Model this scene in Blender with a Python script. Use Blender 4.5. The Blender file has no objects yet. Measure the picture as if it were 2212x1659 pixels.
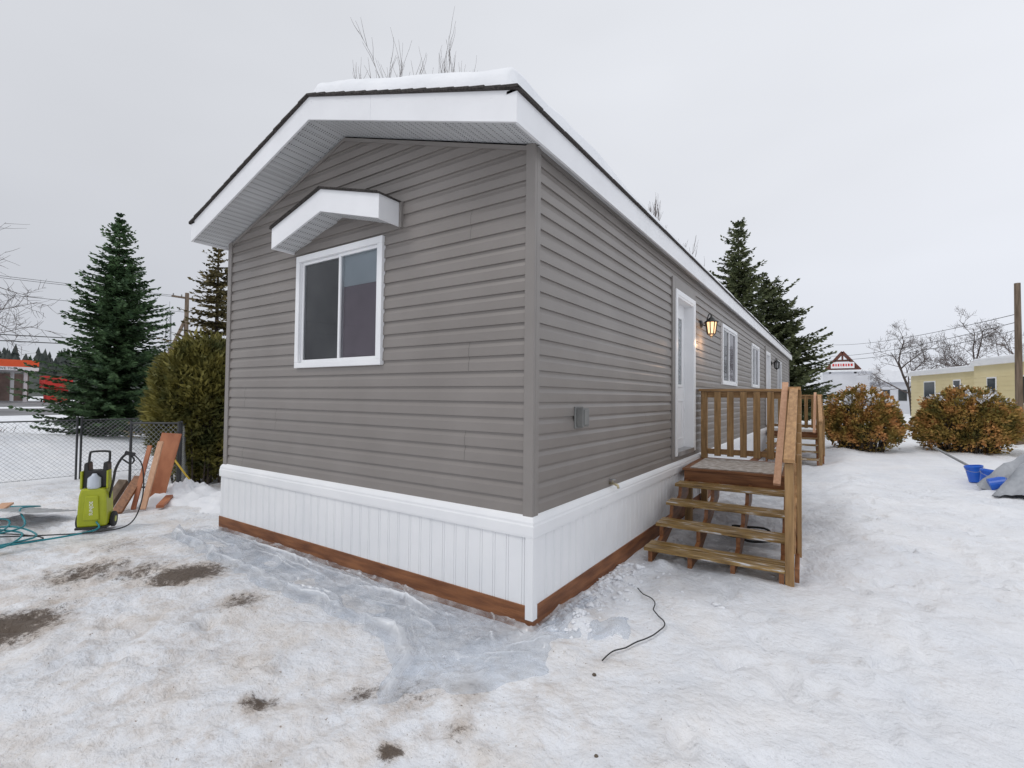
import bpy, bmesh, math, random, bisect
from mathutils import Vector, Matrix, noise
rnd = random.Random(7)
scene = bpy.context.scene
COL = scene.collection
scene.view_settings.view_transform = 'Standard'
scene.view_settings.look = 'None'
scene.view_settings.exposure = 0

# ------------------------------------------------------------------ materials
def P(name, c1, c2=None, scale=5, rough=.6, bump=0, bscale=30, stretch=(1,1,1), metal=0, lo=.35, hi=.65, spec=.5, detail=4, emit=None, estr=0, trans=0, bdist=.01, extra=None):
    m = bpy.data.materials.new(name); m.use_nodes = True
    nt = m.node_tree; b = nt.nodes['Principled BSDF']
    b.inputs['Roughness'].default_value = rough
    b.inputs['Metallic'].default_value = metal
    b.inputs['Specular IOR Level'].default_value = spec
    if trans: b.inputs['Transmission Weight'].default_value = trans
    if emit:
        b.inputs['Emission Color'].default_value = (*emit, 1); b.inputs['Emission Strength'].default_value = estr
    tc = nt.nodes.new('ShaderNodeTexCoord'); mp = nt.nodes.new('ShaderNodeMapping')
    mp.inputs['Scale'].default_value = stretch
    nt.links.new(tc.outputs['Object'], mp.inputs['Vector'])
    if c2 is None: c2 = tuple(min(1, c*1.12) for c in c1)
    n = nt.nodes.new('ShaderNodeTexNoise'); n.inputs['Scale'].default_value = scale; n.inputs['Detail'].default_value = detail
    nt.links.new(mp.outputs[0], n.inputs['Vector'])
    r = nt.nodes.new('ShaderNodeValToRGB')
    r.color_ramp.elements[0].position = lo; r.color_ramp.elements[1].position = hi
    r.color_ramp.elements[0].color = (*c1, 1); r.color_ramp.elements[1].color = (*c2, 1)
    if extra:
        for pos,c in extra:
            e_=r.color_ramp.elements.new(pos); e_.color=(*c,1)
    nt.links.new(n.outputs['Fac'], r.inputs[0]); nt.links.new(r.outputs[0], b.inputs['Base Color'])
    if bump:
        n2 = nt.nodes.new('ShaderNodeTexNoise'); n2.inputs['Scale'].default_value = bscale; n2.inputs['Detail'].default_value = 5
        nt.links.new(mp.outputs[0], n2.inputs['Vector'])
        bp = nt.nodes.new('ShaderNodeBump'); bp.inputs['Strength'].default_value = bump; bp.inputs['Distance'].default_value = bdist
        nt.links.new(n2.outputs['Fac'], bp.inputs['Height']); nt.links.new(bp.outputs[0], b.inputs['Normal'])
    return m

M_siding = P('siding_vinyl', (.213,.193,.178), (.245,.223,.207), scale=1.3, rough=.40, bump=.3, bscale=3, bdist=.012, detail=7)
M_trimgray = P('trim_grey', (.228,.209,.195), (.248,.228,.213), scale=3, rough=.45)
M_seam = P('seam_dark', (.07,.065,.06), rough=.8)
M_white = P('white_vinyl', (.81,.82,.835), (.86,.865,.875), scale=2.5, rough=.38, bump=.12, bscale=5)
M_fascia = P('fascia_metal', (.80,.805,.82), (.86,.865,.88), scale=2, rough=.4, bump=.15, bscale=4, detail=7)
M_shingle = P('asphalt_shingle', (.025,.022,.02), (.07,.06,.055), scale=60, rough=.95, bump=.8, bscale=120)
M_basewood = P('base_board_wood', (.12,.038,.012), (.29,.115,.042), scale=6, rough=.6, bump=.4, bscale=30, stretch=(.5,.5,4), lo=.3, hi=.7, detail=7)
def wood(nm, a, b, ax, rough=.6):
    st = [7,7,7]; st[ax] = .6
    return P(nm, a, b, scale=5, rough=rough, bump=.35, bscale=9, stretch=tuple(st), lo=.3, hi=.7, detail=6, bdist=.004)
RA,RB = (.29,.15,.06),(.53,.31,.14)
SA,SB = (.15,.055,.018),(.30,.125,.045)
M_wx = wood('rail_wood_x',(.21,.115,.042),(.42,.245,.105),0); M_wy = wood('rail_wood_y',RA,RB,1); M_wz = wood('rail_wood_z',(.19,.11,.042),(.42,.25,.105),2)
M_wfresh = wood('fresh_wood',(.5,.27,.16),(.62,.37,.23),2)
M_sx = wood('stair_wood_x',SA,SB,0,.5); M_sy = wood('stair_wood_y',SA,SB,1,.5)
M_tread = P('tread_wet_wood',(.11,.06,.018),(.36,.225,.075),scale=5,rough=.28,bump=.45,bscale=9,stretch=(.9,7,7),lo=.3,hi=.57,detail=9,bdist=.005,extra=[(.615,(.42,.33,.22)),(.66,(.72,.72,.73))])
M_deckmat = P('frosted_deck_mat',(.34,.29,.24),(.64,.61,.58),scale=14,rough=.9,bump=.5,bscale=80)
M_black = P('black_plastic',(.012,.012,.013),(.02,.02,.02),rough=.35)
M_iron = P('black_iron',(.012,.012,.012),(.03,.03,.03),rough=.45,bump=.3,bscale=80)
M_lime = P('lime_plastic',(.36,.40,.012),(.42,.46,.02),rough=.35)
M_rubber = P('rubber',(.02,.02,.02),(.035,.035,.035),rough=.8)
M_teal = P('teal_hose',(.0,.16,.2),(.01,.24,.28),rough=.4)
M_brass = P('brass',(.5,.42,.25),(.62,.55,.4),rough=.35,metal=.9)
M_chrome = P('worn_metal',(.35,.35,.36),(.5,.5,.5),rough=.35,metal=.8)
M_greybox = P('grey_plastic',(.17,.17,.165),(.21,.21,.2),rough=.5)
M_roofsnow = P('roof_snow',(.80,.815,.84),(.86,.87,.89),scale=3,rough=.7,bump=.4,bscale=8,bdist=.03)
M_galv = P('galvanised',(.24,.25,.26),(.34,.35,.36),rough=.5,metal=.4)
M_darkfence = P('fence_black',(.03,.032,.035),(.055,.058,.06),rough=.5)
M_mauve = P('mauve_pane_reflection',(.19,.15,.175),(.28,.225,.255),scale=1.2,rough=.7)  # pinkish pane reflection put into the colour of the surface behind the glass
M_lightblind = P('roller_blind',(.38,.42,.45),(.46,.50,.53),scale=2,rough=.7)
M_screen = P('insect_screen',(.085,.083,.085),(.14,.135,.135),scale=1.6,rough=.8)
M_bark = P('bark',(.035,.027,.02),(.09,.07,.055),scale=12,rough=.9,bump=.6,bscale=25,stretch=(1,1,.3))
M_twig = P('bare_twig',(.07,.055,.05),(.14,.115,.105),scale=4,rough=.9)
M_spruce = P('spruce_needles',(.016,.048,.018),(.105,.185,.07),scale=3.2,rough=.75,lo=.3,hi=.74,detail=7)
M_fir = P('fir_needles',(.028,.045,.018),(.17,.19,.08),scale=2.2,rough=.8,lo=.3,hi=.74,detail=7)
M_brownfir = P('brownish_fir',(.04,.04,.012),(.19,.145,.05),scale=2.4,rough=.75,lo=.3,hi=.72,detail=6)
M_cedar = P('cedar_foliage',(.045,.056,.010),(.25,.215,.045),scale=3,rough=.75,lo=.32,hi=.68,detail=7)
M_bushorange = P('winter_bush',(.10,.09,.018),(.52,.25,.085),scale=2.6,rough=.8,lo=.34,hi=.64,detail=7,extra=[(.48,(.28,.19,.04))])
M_farforest = P('far_forest',(.03,.04,.036),(.09,.10,.09),scale=.1,rough=.9)
M_yellow = P('yellow_siding',(.70,.60,.34),(.76,.66,.40),scale=1,rough=.6)
M_offwhite = P('offwhite_wall',(.58,.59,.62),(.66,.67,.70),scale=.6,rough=.7)
M_darkglass = P('dark_glass',(.03,.035,.04),(.06,.07,.08),scale=.8,rough=.08)
M_timber = P('red_timber',(.10,.032,.02),(.15,.05,.03),scale=3,rough=.7)
M_brownwall = P('brown_shop_wall',(.10,.07,.06),(.17,.12,.10),scale=1,rough=.8)
M_red = P('red_paint',(.6,.03,.02),(.68,.04,.03),scale=1,rough=.5)
M_orange = P('orange_red_paint',(.8,.10,.02),(.85,.12,.03),scale=1,rough=.5)
M_pole = P('weathered_pole',(.11,.08,.055),(.22,.165,.12),scale=6,rough=.9,bump=.5,bscale=20,stretch=(2,2,.2))
M_wire = P('wire_black',(.02,.02,.02),rough=.6)
M_blue = P('blue_bucket',(.012,.10,.55),(.02,.14,.62),rough=.35)
M_tarp = P('grey_tarp',(.26,.28,.31),(.42,.44,.47),scale=3,rough=.45,bump=.8,bscale=7,bdist=.04)
M_ply = P('stained_plywood',(.28,.085,.035),(.48,.19,.09),scale=5,rough=.6,stretch=(1,1,.3))
M_panel = P('aluminium_panel',(.55,.56,.57),(.68,.69,.7),scale=8,rough=.45)
M_asph = P('asphalt_wet',(.10,.10,.105),(.2,.2,.21),scale=.4,rough=.7)
M_drygrass = P('dry_weeds',(.07,.05,.025),(.22,.17,.09),scale=4,rough=.9)
M_stone = P('stone',(.08,.06,.045),(.14,.11,.08),scale=20,rough=.9,bump=.4)
M_yellowh = P('yellow_handle',(.6,.42,.04),rough=.5)
M_bottle = P('detergent_bottle',(.5,.55,.62),(.6,.65,.72),rough=.2)
M_doorglass = P('leaded_door_glass',(.12,.14,.15),(.4,.43,.45),scale=25,rough=.15)

def soffit_mat():
    m = P('perforated_soffit',(.56,.57,.58),(.62,.63,.64),scale=2,rough=.5)
    nt=m.node_tree; b=nt.nodes['Principled BSDF']
    tc=nt.nodes.new('ShaderNodeTexCoord'); vo=nt.nodes.new('ShaderNodeTexVoronoi')
    vo.inputs['Scale'].default_value=42; vo.inputs['Randomness'].default_value=0.0
    nt.links.new(tc.outputs['Object'],vo.inputs['Vector'])
    r=nt.nodes.new('ShaderNodeValToRGB'); r.color_ramp.elements[0].position=.22;r.color_ramp.elements[1].position=.34
    r.color_ramp.elements[0].color=(.12,.12,.13,1); r.color_ramp.elements[1].color=(1,1,1,1)
    nt.links.new(vo.outputs['Distance'],r.inputs[0])
    mx=nt.nodes.new('ShaderNodeMix'); mx.data_type='RGBA'; mx.blend_type='MULTIPLY'; mx.inputs[0].default_value=1
    src=b.inputs['Base Color'].links[0].from_socket
    nt.links.new(src,mx.inputs[6]); nt.links.new(r.outputs[0],mx.inputs[7]); nt.links.new(mx.outputs[2],b.inputs['Base Color'])
    return m
M_soffit = soffit_mat()

def glass_mat():
    m=bpy.data.materials.new('window_glass'); m.use_nodes=True; nt=m.node_tree
    nt.nodes.clear(); o=nt.nodes.new('ShaderNodeOutputMaterial')
    t=nt.nodes.new('ShaderNodeBsdfTransparent'); t.inputs[0].default_value=(.85,.88,.9,1)
    g=nt.nodes.new('ShaderNodeBsdfGlossy'); g.inputs['Roughness'].default_value=.03
    f=nt.nodes.new('ShaderNodeLayerWeight'); f.inputs[0].default_value=.28
    mx=nt.nodes.new('ShaderNodeMixShader')
    nt.links.new(f.outputs['Fresnel'],mx.inputs[0]); nt.links.new(t.outputs[0],mx.inputs[1]); nt.links.new(g.outputs[0],mx.inputs[2])
    nt.links.new(mx.outputs[0],o.inputs[0]); return m
M_glass = glass_mat()

def plastic_mat():
    m=P('poly_sheet',(.70,.725,.765),(.86,.875,.90),scale=4,rough=.2,bump=.7,bscale=6,lo=.3,hi=.7,bdist=.03,spec=.8)
    nt=m.node_tree; b=nt.nodes['Principled BSDF']; o=nt.nodes['Material Output']
    t=nt.nodes.new('ShaderNodeBsdfTransparent'); t.inputs[0].default_value=(.90,.925,.955,1)
    n=nt.nodes.new('ShaderNodeTexNoise'); n.inputs['Scale'].default_value=2.6; n.inputs['Detail'].default_value=7; n.inputs['Roughness'].default_value=.65
    tc=nt.nodes.new('ShaderNodeTexCoord'); nt.links.new(tc.outputs['Object'],n.inputs['Vector'])
    r=nt.nodes.new('ShaderNodeMapRange'); r.inputs[1].default_value=.42; r.inputs[2].default_value=.66; r.inputs[3].default_value=.12; r.inputs[4].default_value=.6
    nt.links.new(n.outputs['Fac'],r.inputs[0])
    at=nt.nodes.new('ShaderNodeAttribute'); at.attribute_name='fold'
    sp_=nt.nodes.new('ShaderNodeSeparateColor'); nt.links.new(at.outputs['Color'],sp_.inputs[0])
    ad=nt.nodes.new('ShaderNodeMath'); ad.operation='MAXIMUM'; nt.links.new(r.outputs[0],ad.inputs[0]); nt.links.new(sp_.outputs[0],ad.inputs[1])
    mx=nt.nodes.new('ShaderNodeMixShader'); nt.links.new(ad.outputs[0],mx.inputs[0])
    nt.links.new(t.outputs[0],mx.inputs[1]); nt.links.new(b.outputs[0],mx.inputs[2]); nt.links.new(mx.outputs[0],o.inputs[0])
    return m
M_plastic = plastic_mat()

def snow_ground_mat():
    m=bpy.data.materials.new('snow_ground'); m.use_nodes=True; nt=m.node_tree; L=nt.links.new
    b=nt.nodes['Principled BSDF']; b.inputs['Roughness'].default_value=.55; b.inputs['Specular IOR Level'].default_value=.4
    tc=nt.nodes.new('ShaderNodeTexCoord'); V=tc.outputs['Object']
    def N(s,d=5,r=.55):
        n=nt.nodes.new('ShaderNodeTexNoise'); n.inputs['Scale'].default_value=s; n.inputs['Detail'].default_value=d; n.inputs['Roughness'].default_value=r
        L(V,n.inputs['Vector']); return n.outputs['Fac']
    def mr(src,a,bb,c=0,d=1):
        n=nt.nodes.new('ShaderNodeMapRange'); n.inputs[1].default_value=a;n.inputs[2].default_value=bb;n.inputs[3].default_value=c;n.inputs[4].default_value=d
        L(src,n.inputs[0]); return n.outputs[0]
    def mt(op,a,c):
        n=nt.nodes.new('ShaderNodeMath'); n.operation=op
        for i,q in enumerate((a,c)):
            if isinstance(q,(int,float)): n.inputs[i].default_value=q
            else: L(q,n.inputs[i])
        return n.outputs[0]
    def mix(f,a,c):
        n=nt.nodes.new('ShaderNodeMix'); n.data_type='RGBA'; L(f,n.inputs[0])
        for i,q in ((6,a),(7,c)):
            if isinstance(q,tuple): n.inputs[i].default_value=(*q,1)
            else: L(q,n.inputs[i])
        return n.outputs[2]
    at=nt.nodes.new('ShaderNodeAttribute'); at.attribute_name='dirt'; sep=nt.nodes.new('ShaderNodeSeparateColor'); L(at.outputs['Color'],sep.inputs[0])
    dirt=sep.outputs[0]; worn=sep.outputs[1]; wet=sep.outputs[2]  # wet channel: damp ground under the sheet, painted shading around the porch
    base=mix(mr(N(1.1),.35,.65),(.79,.81,.85),(.865,.875,.90))
    wornf=mt('MULTIPLY',mr(N(2.3,7,.7),.44,.66),worn)
    base=mix(mt('MULTIPLY',wornf,.50),base,(.67,.59,.51))
    fine=mt('MULTIPLY',mr(N(13,7,.75),.52,.68),worn)
    base=mix(mt('MULTIPLY',fine,.34),base,(.54,.46,.38))
    ice=mr(N(1.3,7,.65),.50,.64)
    base=mix(mt('MULTIPLY',mt('MULTIPLY',ice,mt('ADD',mt('MULTIPLY',worn,.6),.4)),.28),base,(.50,.54,.60))
    base=mix(mt('MULTIPLY',mt('MULTIPLY',wet,mr(N(3.5,7,.7),.33,.6)),.68),base,(.32,.34,.375))
    halo=mr(mt('ADD',mt('MULTIPLY',dirt,.42),N(5,7,.7)),.58,.86)
    base=mix(mt('MULTIPLY',halo,.6),base,(.42,.325,.24))
    d0=mt('ADD',mt('MULTIPLY',dirt,.40),N(16,9,.9))
    d1=mr(d0,.73,.83)
    base=mix(mt('MULTIPLY',d1,.93),base,(.075,.05,.032))
    sp=mr(N(38,4,.7),.66,.70)
    base=mix(mt('MULTIPLY',sp,mt('MULTIPLY',worn,.9)),base,(.22,.15,.10))
    L(base,b.inputs['Base Color'])
    h=mt('ADD',mt('MULTIPLY',N(4.5,6,.6),1.0),mt('MULTIPLY',N(18,6,.65),.36))
    h=mt('ADD',h,mt('MULTIPLY',N(70,4,.6),.06))
    bp=nt.nodes.new('ShaderNodeBump'); bp.inputs['Strength'].default_value=.85; bp.inputs['Distance'].default_value=.052
    L(h,bp.inputs['Height']); L(bp.outputs[0],b.inputs['Normal'])
    return m
M_snow = snow_ground_mat()
M_snowlump = P('snow_lump',(.78,.795,.83),(.85,.86,.885),scale=6,rough=.7,bump=.4,bscale=20,bdist=.02)

# ------------------------------------------------------------------ helpers
def root(name, loc, label, cat, group=None):
    e = bpy.data.objects.new(name, None); e.location = loc; e.empty_display_size=.2
    COL.objects.link(e); e['label']=label; e['category']=cat
    if group: e['group']=group
    return e
def setpar(o,p):
    if p is None: return
    o.parent=p
    if p.type=='EMPTY': o.matrix_parent_inverse=Matrix.Translation(-Vector(p.location))
class MB:
    def __init__(s,T=None): s.v=[];s.f=[];s.m=[];s.T=T
    def add(s,vs,fs,mi=0):
        n=len(s.v)
        for v in vs:
            v=Vector(v); s.v.append(tuple(s.T@v) if s.T else tuple(v))
        for f in fs: s.f.append([n+i for i in f]); s.m.append(mi)
    def box(s,x0,x1,y0,y1,z0,z1,mi=0):
        s.add([(x0,y0,z0),(x1,y0,z0),(x1,y1,z0),(x0,y1,z0),(x0,y0,z1),(x1,y0,z1),(x1,y1,z1),(x0,y1,z1)],
              [(0,3,2,1),(4,5,6,7),(0,1,5,4),(1,2,6,5),(2,3,7,6),(3,0,4,7)],mi)
    def beam(s,p0,p1,w,t,mi=0,side=None):
        p0=Vector(p0);p1=Vector(p1);d=(p1-p0).normalized()
        if side is None:
            side=d.cross(Vector((0,0,1)))
            if side.length<.01: side=Vector((1,0,0))
        side=Vector(side); side=(side-d*side.dot(d)).normalized(); up=side.cross(d)
        vs=[]
        for p in (p0,p1):
            for a,b in ((-1,-1),(1,-1),(1,1),(-1,1)): vs.append(p+side*a*w/2+up*b*t/2)
        s.add(vs,[(0,3,2,1),(4,5,6,7),(0,1,5,4),(1,2,6,5),(2,3,7,6),(3,0,4,7)],mi)
    def tube(s,pts,r,n=6,mi=0,cap=True):
        pts=[Vector(p) for p in pts]; rs=r if isinstance(r,(list,tuple)) else [r]*len(pts)
        vs=[];fs=[];prev=None
        for i,p in enumerate(pts):
            d=(pts[min(i+1,len(pts)-1)]-pts[max(i-1,0)])
            d=d.normalized() if d.length>1e-9 else Vector((0,0,1))
            if prev is None:
                a=Vector((0,0,1)) if abs(d.z)<.9 else Vector((1,0,0)); u=d.cross(a).normalized()
            else:
                u=prev-d*prev.dot(d); u=u.normalized() if u.length>1e-6 else d.orthogonal().normalized()
            prev=u; w=d.cross(u)
            for k in range(n):
                an=2*math.pi*k/n; vs.append(p+(u*math.cos(an)+w*math.sin(an))*rs[i])
        for i in range(len(pts)-1):
            for k in range(n):
                fs.append((i*n+k,i*n+(k+1)%n,(i+1)*n+(k+1)%n,(i+1)*n+k))
        if cap:
            fs.append(tuple(range(n-1,-1,-1))); fs.append(tuple(range((len(pts)-1)*n,len(pts)*n)))
        s.add(vs,fs,mi)
    def lathe(s,c,prof,n=16,mi=0,axis=None):
        vs=[];fs=[]; c=Vector(c)
        for r,z in prof:
            for k in range(n):
                a=2*math.pi*k/n; q=Vector((r*math.cos(a),r*math.sin(a),z))
                if axis: q=axis@q
                vs.append(c+q)
        for i in range(len(prof)-1):
            for k in range(n): fs.append((i*n+k,i*n+(k+1)%n,(i+1)*n+(k+1)%n,(i+1)*n+k))
        s.add(vs,fs,mi)
    def prism(s,poly,ax,a0,a1,mi=0):
        def mk(p,a):
            if ax==0: return (a,p[0],p[1])
            if ax==1: return (p[0],a,p[1])
            return (p[0],p[1],a)
        n=len(poly); vs=[mk(p,a0) for p in poly]+[mk(p,a1) for p in poly]
        s.add(vs,[tuple(range(n)),tuple(range(2*n-1,n-1,-1))]+[(i,(i+1)%n,n+(i+1)%n,n+i) for i in range(n)],mi)
    def build(s,name,mats,parent=None,smooth=False,bevel=0,label=None,recalc=True):
        me=bpy.data.meshes.new(name); me.from_pydata(s.v,[],s.f)
        if not isinstance(mats,(list,tuple)): mats=[mats]
        for m in mats: me.materials.append(m)
        me.polygons.foreach_set('material_index',s.m)
        if recalc:
            bm=bmesh.new(); bm.from_mesh(me); bmesh.ops.recalc_face_normals(bm,faces=bm.faces); bm.to_mesh(me); bm.free()
        if smooth: me.polygons.foreach_set('use_smooth',[True]*len(me.polygons))
        me.update(); o=bpy.data.objects.new(name,me); COL.objects.link(o); setpar(o,parent)
        if bevel:
            b=o.modifiers.new('bevel','BEVEL'); b.width=bevel; b.segments=2; b.limit_method='ANGLE'
        if label: o['label']=label
        return o
def tag(o,label,cat,group=None):
    o['label']=label;o['category']=cat
    if group:o['group']=group
    return o
def smooth_path(pts,k=8):
    pts=[Vector(p) for p in pts]; out=[]
    for i in range(len(pts)-1):
        p0=pts[max(i-1,0)];p1=pts[i];p2=pts[i+1];p3=pts[min(i+2,len(pts)-1)]
        for j in range(k):
            t=j/k
            out.append(.5*((2*p1)+(p2-p0)*t+(2*p0-5*p1+4*p2-p3)*t*t+(3*p1-p0-3*p2+p3)*t**3))
    out.append(pts[-1]); return out
def text_mesh(name,body,size,M,mat,parent):
    cu=bpy.data.curves.new(name,'FONT'); cu.body=body; cu.size=size; cu.extrude=.002; cu.align_x='CENTER'; cu.align_y='CENTER'
    t=bpy.data.objects.new(name,cu); COL.objects.link(t); bpy.context.view_layer.update()
    me=bpy.data.meshes.new_from_object(t.evaluated_get(bpy.context.evaluated_depsgraph_get())); bpy.data.objects.remove(t)
    me.transform(M); me.materials.clear(); me.materials.append(mat)
    o=bpy.data.objects.new(name,me); COL.objects.link(o); setpar(o,parent); return o

# ------------------------------------------------------------------ ground
def n2(x,y,s,o=0): return noise.noise(Vector((x*s+o,y*s-o,o*1.7)))
def smooth(a,b,x):
    t=max(0,min(1,(x-a)/(b-a))); return t*t*(3-2*t)
def gh(x,y):
    h=.05*n2(x,y,.45,3)+.036*n2(x,y,1.6,9)+.024*n2(x,y,4.5,1)+.012*n2(x,y,10,5)
    dx=max(-4.4-x,0,x-.1); dy=max(-y,0,y-22); d=math.hypot(dx,dy)
    h*= .25+.75*smooth(0,1.2,d)
    if x<-10.5: 
        k=smooth(-10.5,-13,x)
        h+=k*(.45*math.exp(-((x+16.5)**2)/6-((y-.2)**2)/6)+.5*math.exp(-((x+21)**2)/10-((y+1)**2)/8)+.12*n2(x,y,.3,7))
        h+=k*(.5*math.exp(-((x+27)**2)/9)*(1+.4*n2(x,y,.4,2)))
        h*=1-smooth(-32,-38,x)
    k=smooth(2.2,4.5,x)*smooth(3,8,y); h+=k*(.06+.08*n2(x,y,.8,4)+.05*n2(x,y,2.4,4))
    h+=.07*math.exp(-((x-2.0)**2)/.25)*smooth(2.5,4,y)*(1+n2(x,y,1.5,6))
    if x>.05 and x<1.2 and -.2<y<6: h+=.08*max(0,n2(x,y,5,8)+.2)*math.exp(-((x-.35)**2)/.12)
    r=math.hypot(x,y)
    return h*(1-smooth(60,120,r))-.01
def axis(a,b,step,lo,hi):
    xs=[];x=a
    while x<b: xs.append(x);x+=step
    s=step;x=xs[-1]
    while x<hi: s*=1.2;x+=s;xs.append(x)
    s=step;x=a;pre=[]
    while x>lo: s*=1.2;x-=s;pre.append(x)
    return pre[::-1]+xs
gx=axis(-8.0,6.0,.042,-900,900); gy=axis(-2.6,9.0,.042,-900,900)
nx=len(gx);ny=len(gy)
H=[[gh(x,y) for x in gx] for y in gy]
def stamp(cx,cy,ang,a,b,dep):
    i0=bisect.bisect(gx,cx-.3);i1=bisect.bisect(gx,cx+.3);j0=bisect.bisect(gy,cy-.3);j1=bisect.bisect(gy,cy+.3)
    ca,sa=math.cos(ang),math.sin(ang)
    for j in range(j0,j1):
        for i in range(i0,i1):
            dx=gx[i]-cx;dy=gy[j]-cy;u=(dx*ca+dy*sa)/a;v=(-dx*sa+dy*ca)/b;q=u*u+v*v
            if q<1: H[j][i]-=dep*(1-q*q)
            elif q<2.0: H[j][i]+=dep*.4*(1-(q-1))
for i in range(480):
    x=rnd.uniform(1.0,6);y=rnd.uniform(-1.9,9);
    if x<1.9 and y>1.6: continue
    stamp(x,y,rnd.gauss(1.5,.7),.15,.065,rnd.uniform(.012,.045))
for i in range(240):
    x=rnd.uniform(-7,1.2);y=rnd.uniform(-2.5,-1.0); stamp(x,y,rnd.uniform(0,3),.15,.065,rnd.uniform(.008,.028))
dirts=[(-2.95,-2.05,.42,1.1),(-3.9,-1.38,.5,.8),(-3.0,-.92,.38,1.15),(-3.5,-1.1,.4,.75),(-.71,-1.53,.13,.9),(.10,-1.36,.07,1.3),(.44,-.66,.16,.5),(-.1,-1.0,.25,.6),(.1,-.8,.2,.6),
       (-1.5,-1.5,.5,.4),(-4.6,-.9,.5,.6),(-2.0,-.95,.25,.8),(-.35,-1.15,.15,.8),(-5.2,-1.9,.5,.45),(1.0,2.2,.4,.25),(-6.3,-.2,.5,.4),(.35,.3,.3,.3),(-1.2,-1.9,.35,.4),(.25,-1.1,.15,.6),
       (-2.2,-1.6,.6,.35),(-.4,-1.7,.4,.35),(-3.4,-1.7,.6,.4)]
def dirtv(x,y):
    d=0
    for (a,b,r,s) in dirts:
        q=((x-a)**2+(y-b)**2)/(r*r)
        if q<5: d=max(d,s*math.exp(-q))
    w=smooth(2.2,-.3,x+.35*y)*.92*smooth(-11,-8,x)+.2
    if x<-12: w=.1;d=max(d,.25*math.exp(-((x+20)**2)/8-((y+2.0)**2)/3))
    wet=0
    if x>.0 and x<2.2 and y>0 and y<7: 
        w=max(w,.5*math.exp(-((x-.9)**2)/.8)); wet=math.exp(-((x-.75)**2)/.35)*smooth(.9,2,y)*.9  # wet term here paints the porch shading as greyer ground
    if -4.6<x<.3 and -.8<y<0.0: wet=max(wet,1.0*smooth(-.8,-.4,y)*smooth(.3,-.2,x))
    return d,w,wet
vs=[(gx[i],gy[j],H[j][i]) for j in range(ny) for i in range(nx)]
fs=[(j*nx+i,j*nx+i+1,(j+1)*nx+i+1,(j+1)*nx+i) for j in range(ny-1) for i in range(nx-1)]
me=bpy.data.meshes.new('ground'); me.from_pydata(vs,[],fs); me.materials.append(M_snow)
me.polygons.foreach_set('use_smooth',[True]*len(fs))
ca=me.color_attributes.new('dirt','FLOAT_COLOR','POINT'); buf=[]
for v in vs:
    d,w,t_=dirtv(v[0],v[1]); buf+= [d,w,t_,1]
ca.data.foreach_set('color',buf)
ground=bpy.data.objects.new('ground',me); COL.objects.link(ground); ground['kind']='structure'; ground['label']='trampled snow covered yard with patches of mud'
mb=MB(); mb.add([(-62,-300,.012),(-44,-300,.012),(-44,300,.012),(-62,300,.012)],[(0,1,2,3)])
r=mb.build('road',M_asph); r['kind']='structure'; r['label']='wet grey highway between ploughed snow'
mb=MB(); mb.add([(-110,-60,.016),(-70,-60,.016),(-70,60,.016),(-110,60,.016)],[(0,1,2,3)])
r=mb.build('pavement',M_asph); r['kind']='structure'; r['label']='grey fuel station forecourt'

# ------------------------------------------------------------------ MOBILE HOME
W=4.27; LEN=21.6; Z0=.765; SL=.321; ZE=3.392; EX=.11; GO=.40
home=root('mobile_home',(-W/2,LEN/2,0),'long grey vinyl sided mobile home with white skirting and snowy roof','house')
TG=Matrix(((1,0,0,0),(0,-1,0,0),(0,0,1,0),(0,0,0,1)))
TS=Matrix(((0,1,0,0),(1,0,0,0),(0,0,1,0),(0,0,0,1)))
gwin=[(-2.853,-1.546,1.87,3.02)]
swin=[(6.65,8.2,1.87,3.0),(10.4,11.7,1.9,3.0),(16.6,17.9,1.9,3.0)]
doors=[(3.60,4.50,.86,2.98),(13.3,14.2,.86,2.98)]
prof=[(0,0),(0,.015),(.066,.013),(.094,.001),(.1142,0)]
def siding(mb,s0,s1,ztop,lim,openings):
    z=Z0
    while z<ztop:
        for a,b in zip(prof[:-1],prof[1:]):
            za=z+a[0];zb=z+b[0]
            if za>ztop: continue
            zm=(za+zb)/2
            La=lim(min(za,ztop));Lb=lim(min(zb,ztop))
            cuts=sorted([(o0,o1) for (o0,o1,z0,z1) in openings if z0<zm<z1])
            segs=[];cur=s0
            for c in cuts: segs.append((cur,c[0]));cur=c[1]
            segs.append((cur,s1))
            for q0,q1 in segs:
                a0=max(q0,La[0]);a1=min(q1,La[1]);b0=max(q0,Lb[0]);b1=min(q1,Lb[1])
                if a1-a0<.001: continue
                b0=min(b0,b1)
                mb.add([(a0,a[1],za),(a1,a[1],za),(b1,b[1],min(zb,ztop+.01)),(b0,b[1],min(zb,ztop+.01))],[(0,1,2,3)])
        z+=.1142
def seam(mb,x,k0,nk):
    for k in range(k0,k0+nk):
        z=Z0+k*.1142
        for a,b in zip(prof[1:-1],prof[2:]):
            mb.add([(x,a[1]+.0012,z+a[0]),(x+.0022,a[1]+.0012,z+a[0]),(x+.0022,b[1]+.0012,z+b[0]),(x,b[1]+.0012,z+b[0])],[(0,1,2,3)],1)
mb=MB(TG)
def glim(z):
    e=max(0,z-ZE)/SL; return (-W+e,-e)
ins=lambda o,m=.03:(o[0]+m,o[1]-m,o[2]+m,o[3]-m)
siding(mb,-W,0,ZE+SL*W/2-.005,glim,[ins(o) for o in gwin])
for (x,k) in [(-.566,18),(-.57,9),(-.6,3),(-3.22,4),(-3.88,0),(-3.86,6)]: seam(mb,x,k,2)
mb.T=TS
siding(mb,0,LEN,ZE,lambda z:(-99,99),[ins(o) for o in swin]+[ins(o,0) for o in doors])
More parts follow.
